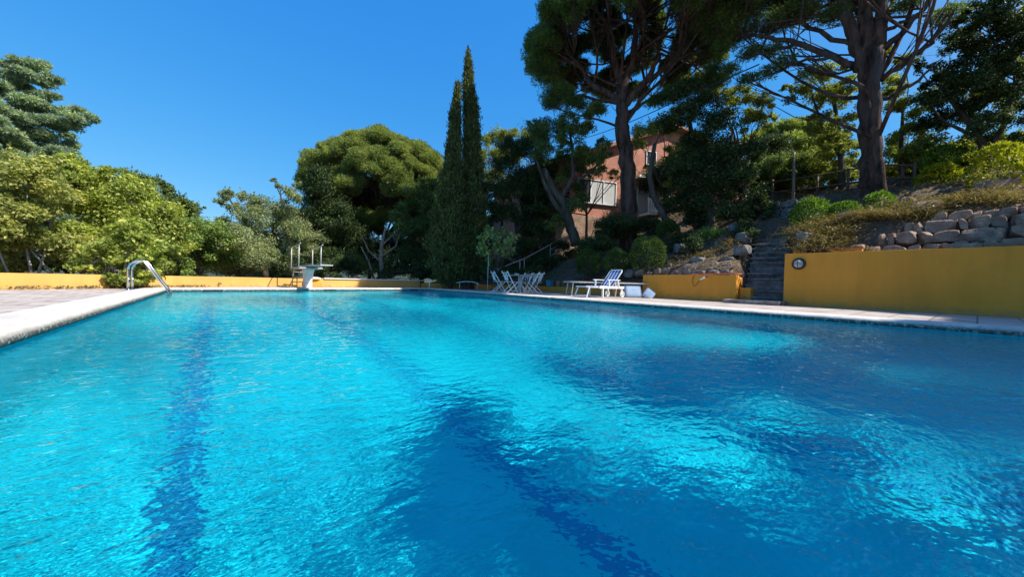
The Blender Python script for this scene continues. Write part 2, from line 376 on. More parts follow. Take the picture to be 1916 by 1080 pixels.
# ------------------------------------------------------------------ terrace paving
d = MB()
d.prism([(-9.5, -9), (-1.66, -9), (-1.66, 15.2), (8.86, 18.28), (8.86, 19.35), (1.2, 18.06), (-9.5, 7.45)], -.35, -.012)
d.prism([(8.86, -9), (12.5, -9), (12.5, 14.3), (8.86, 19.4)], -.35, -.012)
d.prism([(-1.66, -9), (8.86, -9), (8.86, -4.5), (-1.66, -4.5)], -.35, -.012)
tag(d.build('pool_deck', M['paving']), 'worn beige paving of the terrace around the pool', kind='structure')

# ------------------------------------------------------------------ pool
DEP = -1.42
m, t, b = new_mat('pool paint')
g_ = N(t, 'ShaderNodeNewGeometry')
n1 = N(t, 'ShaderNodeTexNoise', i_Scale=1.6, i_Detail=6.); t.links.new(g_.outputs['Position'], n1.inputs[0])
POOLC = ((.008, .465, .55), (.014, .555, .65))
t.links.new(mixc(t, ramp(t, n1.outputs[0], [(.35, 0.), (.65, 1.)]), *POOLC), b.inputs['Base Color']); b.inputs['Roughness'].default_value = .8
b.inputs['Specular IOR Level'].default_value = .1
M['pool'] = m
M['lane'] = noisy('dark lane line paint', (.006, .22, .42), (.01, .28, .48), 3, .8, 0)
M['pool'].name = 'pool paint'
def wall_pts(a, b, z0, z1, n):
    vs = [(a[0]+(b[0]-a[0])*i/n, a[1]+(b[1]-a[1])*i/n, z) for i in range(n+1) for z in (z0, z1)]
    return vs, [(2*i, 2*i+2, 2*i+3, 2*i+1) for i in range(n)]
pb = MB()
cn = [(PX0, -4.5), (PX1, -4.5), (PX1, far_y(PX1)), (PX0, far_y(PX0))]
pb.add([(*p, DEP) for p in cn], [(0, 1, 2, 3)])
for i in range(4): pb.add(*wall_pts(cn[i], cn[(i+1) % 4], DEP, -.03, 1))
basin = pb.build('pool_basin', M['pool']); tag(basin, 'turquoise painted swimming pool shell', kind='structure')
basin.cycles.is_caustics_receiver = True
for x in (-.17, 1.70, 3.56, 5.41, 7.27):
    o = MB().add([(x-.085, -4.4, DEP+.004), (x+.085, -4.4, DEP+.004), (x+.085, far_y(x)-1.2, DEP+.004), (x-.085, far_y(x)-1.2, DEP+.004)], [(0, 1, 2, 3)]).build('lane_line', M['lane'], basin)
    o.cycles.is_caustics_receiver = True

# coping: bullnose profile swept round the pool, cast in lengths with open joints
def coping():
    prof = [(-.50, -.012), (-.50, .0), (-.46, .006), (-.25, .010), (-.10, .006), (-.05, .0), (-.01, -.014), (.016, -.036), (.026, -.064), (.022, -.09), (.006, -.108)]
    V = []; Fc = []
    ring = [(PX0, -4.5), (PX0, far_y(PX0)), (PX1, far_y(PX1)), (PX1, -4.5)]
    n = len(ring)
    # inward normal offsets at mitred corners
    cx, cy = 3.6, 6
    offs = []
    for i in range(n):
        p = Vector(ring[i]); a = (p-Vector(ring[i-1])).normalized(); c = (Vector(ring[(i+1) % n])-p).normalized()
        na = Vector((a.y, -a.x)); nc = Vector((c.y, -c.x))
        mt = (na+nc); mt = mt/(1+na.dot(nc)); offs.append(mt)
    rs = np.random.RandomState(4)
    for i in range(n):
        j = (i+1) % n; L = (Vector(ring[j])-Vector(ring[i])).length; k = int(L/.06)
        start = len(V)
        per = 0
        for s in range(k+1):
            u = s/k; P = Vector(ring[i]).lerp(Vector(ring[j]), u); O = offs[i].lerp(offs[j], u)
            joint = (abs((u*L) % 1.0) < .03) and 0 < s < k
            for q, (du, dz) in enumerate(prof):
                w_ = .0 if q < 2 else rs.normal(0, .0022) + .003*sin(u*L*2.1+q)*(.5 if q > 4 else .2)
                if joint and 1 < q < 10: dz -= .006; du -= .008*(q > 4)
                V.append((P.x+O.x*(du+w_), P.y+O.y*(du+w_), dz+w_*.5))
        m_ = len(prof)
        for s in range(k):
            for q in range(m_-1):
                a = start+s*m_+q; Fc.append((a, a+m_, a+m_+1, a+1))
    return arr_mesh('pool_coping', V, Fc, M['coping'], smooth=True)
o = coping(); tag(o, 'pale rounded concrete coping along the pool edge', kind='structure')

# water: real ripples in the mesh, so that the sun's light is focused on the pool floor
def water():
    rs = np.random.RandomState(3)
    st = .0145
    xs = np.arange(PX0-.02, PX1+.04, st); ys = np.arange(-4.5, 17.7, st)
    X, Y = np.meshgrid(xs, ys); Z = np.zeros_like(X)
    for k in range(110):
        lam = W_LA*(W_LR**rs.rand()); th = rs.normal(1.25, .85); kk = 2*pi/lam
        Z += lam**1.1*(.5+rs.rand())*np.sin(kk*(X*cos(th)+Y*sin(th))+rs.rand()*6.283)
    Z *= W_SL/(np.gradient(Z, axis=0)/st).std()
    gust = .75+.35*np.sin(.55*X+.8*Y+.5)*np.sin(.9*X-.37*Y+1.)      # calmer and rougher patches
    Z = Z*gust - .115
    ny, nx = X.shape; idx = np.arange(nx*ny).reshape(ny, nx)
    Fq = np.stack([idx[:-1, :-1], idx[:-1, 1:], idx[1:, 1:], idx[1:, :-1]], -1).reshape(-1, 4)
    cxy = (X[:-1, :-1]+st/2).reshape(-1); cyy = (Y[:-1, :-1]+st/2).reshape(-1)
    Fq = Fq[cyy < 14.8+.2917*(cxy+1.2)+.03]
    m, t, b = new_mat('pool water'); t.nodes.remove(b)
    gl = N(t, 'ShaderNodeBsdfGlass'); gl.inputs['IOR'].default_value = W_IOR; gl.inputs['Roughness'].default_value = 0
    gl.inputs['Color'].default_value = (.62, .97, 1, 1)
    gq = N(t, 'ShaderNodeNewGeometry'); mpq = N(t, 'ShaderNodeMapping'); mpq.inputs['Rotation'].default_value = (0, 0, R(-20)); mpq.inputs['Scale'].default_value = (1, 1.5, 1)
    t.links.new(gq.outputs['Position'], mpq.inputs[0])
    nq = N(t, 'ShaderNodeTexNoise', i_Scale=W_BS, i_Detail=2.5, i_Roughness=.55); t.links.new(mpq.outputs[0], nq.inputs[0])
    bq = N(t, 'ShaderNodeBump', i_Strength=1., i_Distance=W_BD); t.links.new(nq.outputs[0], bq.inputs['Height']); t.links.new(bq.outputs[0], gl.inputs['Normal'])
    t.links.new(gl.outputs[0], t.nodes['Material Output'].inputs[0])
    o = arr_mesh('water', np.stack([X, Y, Z], -1).reshape(-1, 3), Fq, m, smooth=True)
    o.cycles.is_caustics_caster = True
    tag(o, 'clear rippled water of the swimming pool', kind='structure')
W_LA, W_LR, W_SL, W_IOR, W_BS, W_BD = .065, 4., .045, 1.15, 13., .019
water()

# skimmer mouths under the far coping
fd = Vector((9.6, 2.8, 0)).normalized(); fn = Vector((fd.y, -fd.x, 0))
for px, lb in ((398, 'dark skimmer slot in the far pool wall near the ladder'), (617, 'dark skimmer slot in the far pool wall right of the diving tower'), (774, 'dark skimmer slot in the far pool wall at the shaded corner')):
    dd = ray(px, 545); x = None
    # intersection of the sight plane with the far wall
    for k in range(3): pass
    tt = (14.8+.2917*1.2)/(dd[1]-.2917*dd[0]); P = CAM+dd*tt
    e = empty('pool_skimmer', (P[0]+fn.x*.03, P[1]+fn.y*.03, -.088), atan2(fd.y, fd.x), lb, 'skimmer', 'skimmers in the far pool wall')
    MB().box((0, .0, 0), (.50, .03, .065)).build('opening', M['hole'], e)

# ------------------------------------------------------------------ low walls
def wall_seg(mb, a, b, th, z0, z1, ext=0.0):
    a = Vector(a); b = Vector(b); dr = (b-a).normalized(); n = Vector((-dr.y, dr.x))
    a = a-dr*ext; b = b+dr*ext
    mb.prism([tuple(a-n*0), tuple(b-n*0), tuple(b+n*th), tuple(a+n*th)], z0, z1)
e = empty('garden_wall', (1.2, 18, 0), 0, 'long low pale yellow wall running behind the far end and left side of the pool', 'wall')
mb = MB()
A, B, C_ = Vector(WALL_A), Vector(WALL_B), Vector(WALL_C)
mb.prism([tuple(A), tuple(B), (B.x-.09, B.y+.2), (A.x-.15, A.y+.14)], -.3, .355)
mb.prism([(B.x+.002, B.y), tuple(C_), (C_.x-.03, C_.y+.22), (B.x-.09+.002, B.y+.2)], -.3, .353)
mb.build('wall_body', M['yellow_far'], e, world=True)
cp = MB(); u = (C_-B).normalized(); s = B+u*2.55; q = C_+u*.30; n = Vector((-u.y, u.x))
cp.prism([tuple(s-n*.06), tuple(q-n*.06), tuple(q+n*.28), tuple(s+n*.28)], .356, .40)
cp.build('stone_cap', M['whitecap'], e, world=True, bevel=.006)
# flared pier with a pale rounded top against that wall
P = B+u*2.05
e = empty('wall_pier', (P.x, P.y-.02, 0), atan2(u.y, u.x), 'small flared ochre pier with a white rounded top against the far wall', 'pier')
mb = MB()
vs = []
for z, hw, dp in ((-.01, .34, .40), (.12, .30, .34), (.26, .24, .28), (.34, .22, .26)):
    vs += [(-hw, -dp, z), (hw, -dp, z), (hw, 0, z), (-hw, 0, z)]
mb.add(vs, [(4*i+j, 4*i+(j+1) % 4, 4*i+4+(j+1) % 4, 4*i+4+j) for i in range(3) for j in range(4)]); mb.build('pier_body', M['yellow'], e)
mb = MB(); mb.lathe((0, -.11, .34), [(0, -.01), (.30, -.005), (.33, .02), (.30, .06), (.18, .085), (0, .09)], 20); mb.build('pier_top', M['whitecap'], e)

e = empty('planter_wall', (12.5, 10, 0), 0, 'very low shaded ochre wall along the back of the terrace behind the table and loungers', 'wall')
mb = MB()
mb.prism([(12.5, 7.82), (12.7, 7.82), (12.7, 14.3), (12.5, 14.3)], -.2, .27)
mb.prism([(12.5, 14.302), (12.68, 14.42), (10.9, 17.15), (10.72, 17.03)], -.2, .265)
mb.build('wall_body', M['yellow'], e, world=True, bevel=.01)
e = empty('planter_wall', (9.6, 18.6, 0), 0, 'short low ochre wall below the two cypresses', 'wall')
mb = MB(); mb.prism([(8.8, 19.28), (10.3, 17.5), (10.45, 17.64), (8.95, 19.45)], -.2, .24); mb.build('wall_body', M['yellow'], e, world=True, bevel=.01)

e = empty('terrace_wall', (12.5, 6.2, 0), 0, 'waist-high ochre wall to the left of the stone staircase with a hose on top', 'wall')
mb = MB(); mb.prism([(12.4, 4.62), (12.64, 4.62), (12.64, 7.8), (12.4, 7.8)], -.2, .83); mb.build('wall_body', M['yellow'], e, world=True, bevel=.012)
mb = MB(); mb.prism([(12.66, 4.30), (12.95, 4.30), (12.95, 4.62), (12.66, 4.62)], -.05, .45); mb.prism([(12.66, 4.632), (12.95, 4.632), (12.95, 4.9), (12.66, 4.9)], -.05, .78); mb.build('buttress', M['yellow'], e, world=True, bevel=.03)
e = empty('terrace_wall', (12.5, -1, 0), 0, 'tall ochre retaining wall with a round lamp at the right edge of the terrace', 'wall')
mb = MB(); mb.prism([(12.4, -9), (12.66, -9), (12.66, 3.40), (12.4, 3.40)], -.2, 1.425); mb.build('wall_body', M['yellow'], e, world=True, bevel=.012)
e = empty('upper_wall', (13.1, 3, 1.3), 0, 'short orange wall top showing just above the tall ochre wall beside the steps', 'wall')
mb = MB(); mb.prism([(13.0, 1.9), (13.16, 1.9), (13.16, 3.36), (13.0, 3.36)], .9, 1.56); mb.build('wall_body', M['yellow'], e, world=True, bevel=.01)
mb = MB(); mb.box((13.08, 2.63, 1.575), (.2, 1.5, .03)); mb.build('tile_cap', M['terra'], e, world=True)

# round bulkhead lamp on the tall wall
P = onX(1495, 494, 12.4)
e = empty('wall_lamp', P, 0, 'round caged bulkhead lamp on the tall ochre wall near the steps', 'lamp')
Mx = Matrix.Rotation(-pi/2, 3, 'Y')
MB().lathe((0, 0, 0), [(0, .002), (.155, .002), (.16, .025), (.145, .06), (.105, .065)], 24, Mx).build('base', M['dark'], e)
MB().lathe((0, 0, 0), [(.108, .06), (.10, .09), (.07, .118), (.03, .13), (0, .132)], 24, Mx).build('glass_dome', M['frost'], e)
mb = MB()
mb.tube([(-.04, .11*cos(a), .11*sin(a)) for a in np.linspace(0, 2*pi, 25)], .009, 6)
mb.tube([(-.05-.09*sin(a), 0.0, .108*cos(a)) for a in np.linspace(0, pi, 9)], .007, 6)
mb.tube([(-.05-.088*sin(a), .108*cos(a), 0.0) for a in np.linspace(0, pi, 9)], .007, 6)
mb.build('cage', M['dark'], e)

# stone staircase up the slope, with its landing slab
e = empty('stone_staircase', (12.9, 4.0, 0), 0, 'rough stone garden staircase climbing between the two ochre walls', 'stairs')
rs = np.random.RandomState(8)
def rough_slab(mb, c, dims, rz, rs, j=.03):
    n = 8
    ring = []
    hx, hy = dims[0]/2, dims[1]/2
    base = [(-hx, -hy), (0, -hy), (hx, -hy), (hx, 0), (hx, hy), (0, hy), (-hx, hy), (-hx, 0)]
    ring = [(x+rs.normal(0, j), y+rs.normal(0, j)) for x, y in base]
    cz, sz = cos(rz), sin(rz)
    def tr(x, y): return (c[0]+x*cz-y*sz, c[1]+x*sz+y*cz)
    vs = []
    for z, s in ((c[2]-dims[2], .96), (c[2]-.015, 1.0), (c[2], .96)):
        for x, y in ring: X_, Y_ = tr(x*s, y*s); vs.append((X_, Y_, z+rs.normal(0, .004)))
    fs = [(i*n+k, i*n+(k+1) % n, (i+1)*n+(k+1) % n, (i+1)*n+k) for i in range(2) for k in range(n)] + [tuple(range(2*n, 3*n))]
    mb.add(vs, fs)
for k in range(12):
    x = 13.0+k*.285; mb = MB()
    c = 4.0+(x-12.9)*.27
    rough_slab(mb, (x, c, .19+k*.19), (.40, 1.15-.012*k, .06), .26+rs.normal(0, .03), rs, .04)
    rough_slab(mb, (x+.03, c, .13+k*.19), (.34, 1.1-.012*k, .16), .26, rs, .015)
    mb.build('step', M['rockgrey'], e, world=True)
mb = MB(); rough_slab(mb, (12.1, 4.0, .10), (.85, 1.45, .12), 0, rs, .02); mb.build('landing', M['rockgrey'], e, world=True)

# ------------------------------------------------------------------ rocks
def rock_mesh(rs, d, mb=None, c=(0, 0, 0), rz=0.0, tilt=0.0):
    """an angular stone: jittered, chopped cube sphere"""
    import bmesh
    bm = bmesh.new(); bmesh.ops.create_icosphere(bm, subdivisions=2, radius=1)
    pl = [(Vector(rs.normal(0, 1, 3)).normalized(), rs.uniform(.45, .8)) for _ in range(6)]+[(Vector(q), rs.uniform(.5, .62)) for q in ((1, .1, 0), (-1, 0, .1), (0, 1, .1), (.1, -1, 0), (0, .1, 1), (0, 0, -1))]
    for v in bm.verts:
        p = v.co.copy()
        for n_, k_ in pl:
            dd = p.dot(n_)
            if dd > k_: p -= n_*(dd-k_)
        v.co = p + Vector(rs.normal(0, .008, 3))
    Rm = Matrix.Rotation(rz, 3, 'Z') @ Matrix.Rotation(tilt, 3, 'X')
    vs = [Rm @ Vector((v.co.x*d[0]/1.4, v.co.y*d[1]/1.4, v.co.z*d[2]/1.4)) + Vector(c) for v in bm.verts]
    fs = [tuple(v.index for v in f.verts) for f in bm.faces]; bm.free()
    if mb is None: mb = MB()
    mb.add(vs, fs); return mb
rs = np.random.RandomState(21)
e = empty('dry_stone_wall', (14.4, 0, 1.5), 0, 'dry stone retaining bank of big angular boulders above the tall ochre wall', 'stone wall')
mb = MB()
for row, (x, z, dz) in enumerate(((13.45, 1.50, .36), (13.85, 1.80, .38), (14.25, 2.12, .40), (14.6, 2.36, .34))):
    y = 2.2-row*.45
    while y > -5:
        L = rs.choice([.18, .28, .4, .6])*rs.uniform(.8, 1.15); rock_mesh(rs, (.42, L*1.06, dz*rs.uniform(.8, 1.2)), mb, (x+rs.normal(0, .04), y-L/2, z+rs.normal(0, .02)), rs.normal(0, .12), rs.normal(0, .08)); y -= L*.93
mb.build('stones', M['rock'], e, world=True)
e = empty('stone_slab_row', (12.95, -2, 1.5), 0, 'row of flat reddish slabs lying on top of the tall ochre wall at the right', 'slabs')
mb = MB(); y = .55
while y > -5:
    L = rs.uniform(.5, .9); rough_slab(mb, (12.92, y-L/2, 1.52+rs.uniform(0, .02)), (.42, L*.97, .1), 0, rs, .02); y -= L
mb.build('slabs', M['rock'], e, world=True)
e = empty('dry_stone_wall', (12.95, 6, .9), 0, 'low bank of grey stones in the shade behind the wall with the hose', 'stone wall')
mb = MB()
for row, (x, z) in enumerate(((13.05, .88), (13.4, 1.12), (13.7, 1.36))):
    y = 4.95+row*.1
    while y < 8.6:
        L = rs.uniform(.28, .55); rock_mesh(rs, (.36, L*1.05, rs.uniform(.26, .42)), mb, (x+rs.normal(0, .05), y+L/2, z+rs.normal(0, .04)), rs.normal(0, .2), rs.normal(0, .15)); y += L*.95
mb.build('stones', M['rockgrey'], e, world=True)
def put_rock(x, y, d, label, mat='rock', group='loose rocks on the slope', dz=0.0):
    o = rock_mesh(rs, d, None, (0, 0, 0), rs.uniform(0, 3)).build('rock', M[mat]); o.location = (x, y, ht(x, y)+d[2]*.22+dz)
    tag(o, label, 'rock', group)
put_rock(15.3, 1.0, (.55, .7, .4), 'pale boulder lying in the dry brush above the boulder bank')
put_rock(16.4, .2, (.6, .8, .42), 'flat pale rock below the golden round shrub')
put_rock(17.6, -.2, (.7, .9, .5), 'large rock at the foot of the biggest golden shrub')
put_rock(14.9, 2.6, (.35, .5, .25), 'small rock beside the bright green mound next to the steps')
put_rock(16.6, 3.0, (.5, .7, .3), 'pale rock just left of the trunk of the double stemmed pine')
put_rock(17.2, 1.5, (.5, .6, .35), 'rock at the right foot of the double stemmed pine')
put_rock(15.9, -1.1, (.6, .7, .5), 'boulder on the slope at the right edge of the view')
put_rock(14.2, 5.15, (.5, .5, .45), 'grey boulder at the left edge of the staircase halfway up', 'rockgrey')
put_rock(15.3, 5.55, (.55, .5, .5), 'dark boulder beside the upper steps', 'rockgrey')
put_rock(16.4, 6.1, (.7, .6, .6), 'big stone left of the top of the staircase', 'rockgrey')
put_rock(13.6, 3.25, (.4, .35, .4), 'stone wedged between the staircase and the orange wall top', 'rockgrey')
put_rock(16.6, 4.1, (.45, .45, .4), 'sunlit pale stone at the right of the top steps')
put_rock(14.4, 7.4, (.6, .7, .5), 'rounded grey boulder behind the middle of the wall with the hose', 'rockgrey')
put_rock(14.9, 8.8, (.7, .6, .5), 'grey boulder between the biggest ball shrub and the stone bank', 'rockgrey')
# rough upper terrace edge behind the steps
e = empty('dry_stone_wall', (18.5, 6, 3), 0, 'dark brown stone terrace wall across the top of the staircase', 'stone wall')
mb = MB()
for row in range(4):
    y = 3.2+row*.2
    while y < 9.5:
        L = rs.uniform(.4, .9); x = 18.2+row*.1+(y-3)*.05; rock_mesh(rs, (.5, L*1.08, .42), mb, (x, y+L/2, 2.95+row*.34), rs.normal(0, .1), 0); y += L*.95
mb.build('stones', M['rockgrey'], e, world=True)
# ------------------------------------------------------------------ pool ladder
e = empty('pool_ladder', (-1.6, 13.4, 0), 0, 'shiny stainless steel pool ladder arching over the left coping', 'pool ladder')
def arc_pts(x0, x1, top, y):
    P = [(x0, y, -.01), (x0, y, top-.22)]
    for a in np.linspace(pi, pi*.42, 9): P.append((x0+.22+.22*cos(a), y, top-.22+.22*sin(a)))
    P += [(x1-.22, y, .28), (x1-.05, y, 0.0), (x1, y, -.12), (x1, y, -1.0)]
    return P
for y in (13.2, 13.75):
    MB().tube(arc_pts(-1.78, -1.02, .74, y), .024, 12).build('handrail', M['steel'], e, world=True)
    MB().lathe((-1.78, y, 0), [(.055, -.01), (.055, .008), (.03, .016)], 16).build('base_flange', M['steel'], e, world=True)
for z in (-.35, -.6, -.85):
    MB().box((-1.05, 13.475, z), (.09, .5, .03)).build('tread', M['steel'], e, world=True, bevel=.006)

# ------------------------------------------------------------------ diving tower (local x = across, y = away from the pool)
e = empty('diving_tower', (2.76, 16.55, 0), R(4), 'pale concrete diving platform with springboard and pipe handrails at the far pool end', 'diving tower')
mb = MB(); vs = []
for z, y0, y1, hw in ((-.01, -.14, .18, .135), (.25, -.16, .18, .13), (.55, -.22, .18, .15), (.74, -.30, .2, .18)):
    vs += [(-hw, y0, z), (hw, y0, z), (hw, y1, z), (-hw, y1, z)]
mb.add(vs, [(4*i+j, 4*i+(j+1) % 4, 4*i+4+(j+1) % 4, 4*i+4+j) for i in range(3) for j in range(4)]); mb.build('pedestal', M['greyc'], e, bevel=.012)
mb = MB(); mb.box((-.0, .25, .775), (.82, 1.5, .05)); mb.box((0, .25, .735), (.6, 1.3, .03)); mb.build('platform', M['board'], e, bevel=.006)
mb = MB(); mb.box((.06, -.75, .862), (.42, 3.0, .045)); mb.build('springboard', M['board'], e, bevel=.01)
MB().tube([(-.27, -.32, .82), (.33, -.32, .82)], .03, 10).build('fulcrum', M['dark'], e); MB().tube([(.28, -.32, .745), (.37, -.32, .745)], .05, 12).build('adjusting_wheel', M['dark'], e)
MB().box((.06, .62, .825), (.46, .08, .03)).build('board_anchor', M['dark'], e)
for sx in (-1, 1):
    for y in (.92, -.30):
        MB().tube([(sx*.39, y, .80), (sx*.39, y, 1.62+(.04 if y < 0 else 0))], .022, 8).build('post', M['galv'], e)
    mb = MB(); P = [(sx*.39, 1.0, 1.56), (sx*.39, .92, 1.62), (sx*.39, -.30, 1.67), (sx*.39, -.52, 1.71)]
    mb.tube(P, .022, 8)
    mb.build('handrail', M['galv'], e)
mb = MB()
for sx in (-.25, .2):
    mb.tube([(sx, 1.42, 0), (sx, 1.3, .45), (sx, 1.22, .62), (sx, 1.1, .72), (sx, .95, .76)], .02, 8)
mb.build('ladder_frame', M['galv'], e)
for z, y in ((.2, 1.37), (.42, 1.3), (.62, 1.21)):
    MB().tube([(-.25, y, z), (.2, y, z)], .016, 8).build('rung', M['terra'] if z < .3 else M['galv'], e)

# small things on the far edge
o = rock_mesh(np.random.RandomState(2), (.22, .16, .10)).build('rock', M['terra']); P = onz(768, 539.5); o.location = (P[0], P[1], .03)
P = B+u*6.35; o.location = (P.x, P.y-.75, .03)
tag(o, 'small reddish stone lying on the far coping at the end of the sunny part', 'rock')
P = Vector(WALL_A).lerp(Vector(WALL_B), .88); dd = ray(408, 531)
tt = 0
wa, wb = Vector(WALL_A), Vector(WALL_B); nn = Vector((wb.y-wa.y, -(wb.x-wa.x))).normalized()
tt = (nn.dot(wa))/(dd[0]*nn.x+dd[1]*nn.y); P = CAM+dd*tt
e = empty('wall_tap', (P[0]+nn.x*.01, P[1]+nn.y*.01, .12), atan2(wb.y-wa.y, wb.x-wa.x), 'small dark brass tap on the low pale yellow wall', 'tap')
mb = MB(); mb.tube([(0, 0, 0), (0, -.09, 0), (0, -.12, -.04)], .016, 8); mb.build('spout', M['dark'], e)
mb = MB(); mb.box((0, -.07, .035), (.11, .02, .015)); mb.build('handle', M['terra'], e)

# ------------------------------------------------------------------ folding chairs and table
def make_chair():
    t = empty('folding_chair', (0, 0, 0)); W = .40
    # faces +x ; local y = width
    mb = MB()
    for k in range(5): mb.box((-.14+k*.085, 0, .445), (.068, W, .018))
    mb.build('seat', M['white'], t, bevel=.003)
    def L(z): return -.17-(z-.45)*.30
    for sy in (-1, 1):
        MB().bar((.24, sy*W/2, 0), (L(.86), sy*W/2, .86), .022, .036, (0, 1, 0)).build('back_post', M['white'], t)
        MB().bar((-.27, sy*(W/2-.03), 0), (.22, sy*(W/2-.03), .44), .022, .034, (0, 1, 0)).build('leg', M['white'], t)
    mb = MB(); mb.bar((L(.80), -W/2, .80), (L(.80), W/2, .80), .105, .018, (0, 0, 1)); mb.bar((L(.66), -W/2, .66), (L(.66), W/2, .66), .05, .016, (0, 0, 1))
    for k in range(3): mb.bar((L(.50), -.1+k*.1, .50), (L(.78), -.1+k*.1, .78), .03, .012, (0, 1, 0))
    mb.build('backrest', M['white'], t)
    MB().bar((-.24, -W/2+.03, .05), (-.24, W/2-.03, .05), .03, .02).build('stretcher', M['white'], t); MB().bar((.19, -W/2, .09), (.19, W/2, .09), .03, .02).build('stretcher', M['white'], t)
    return t
def gpz(px, zf):
    """ground point on the terrace below image column px at forward depth zf"""
    d = ray(px, 547); P = CAM+d*zf; return (P[0], P[1], 0)
right_a = atan2(CR[1], CR[0]); away_a = atan2(CF[1], CF[0])
ch0 = make_chair()
spots = [(933, 15.2, right_a+.35, 'white folding chair at the far left of the terrace table'),
         (955, 14.5, right_a+.55, 'second white folding chair from the left, tucked against the table nearest the pool'),
         (992, 15.8, right_a+pi+.5, 'white folding chair right of the table, mostly hidden by the chair in front of it'),
         (1001, 14.7, right_a+pi-.55, 'white folding chair at the near right side of the terrace table'),
         (981, 16.4, right_a+pi+.9, 'white folding chair at the back of the terrace table')]
for i, (px, zf, rz, lb) in enumerate(spots):
    o = ch0 if i == 0 else copy_tree(ch0)
    o.location = gpz(px, zf); o.rotation_euler = (0, 0, rz); tag(o, lb, 'chair', 'folding chairs round the terrace table')
e = empty('garden_table', gpz(973, 15.3), right_a, 'white garden table with a grey top between the folding chairs', 'table')
mb = MB(); mb.lathe((0, 0, .70), [(0, 0), (.56, 0), (.58, .012), (.57, .03), (0, .032)], 32); mb.build('table_top', M['galv'], e)
for sx, sy in ((-1, -1), (1, -1), (1, 1), (-1, 1)):
    MB().tube([(sx*.07, sy*.07, .69), (sx*.06, sy*.06, .3), (sx*.30, sy*.30, 0)] if (sx, sy) != (1, -1) else [(.07, -.07, .69), (.06, -.06, .3), (.30, -.30, 0)], .022, 8).build('leg', M['white'], e)
MB().tube([(0, 0, .0), (0, 0, .70)], .034, 12).build('centre_post', M['white'], e)
P = gpz(966, 15.2)
o = MB().lathe((0, 0, 0), [(0, 0), (.07, 0), (.10, .05), (.11, .06), (.09, .055), (0, .02)], 18).build('bowl', M['white']); o.location = (P[0], P[1], .734)
tag(o, 'small white bowl on the terrace table', 'bowl')

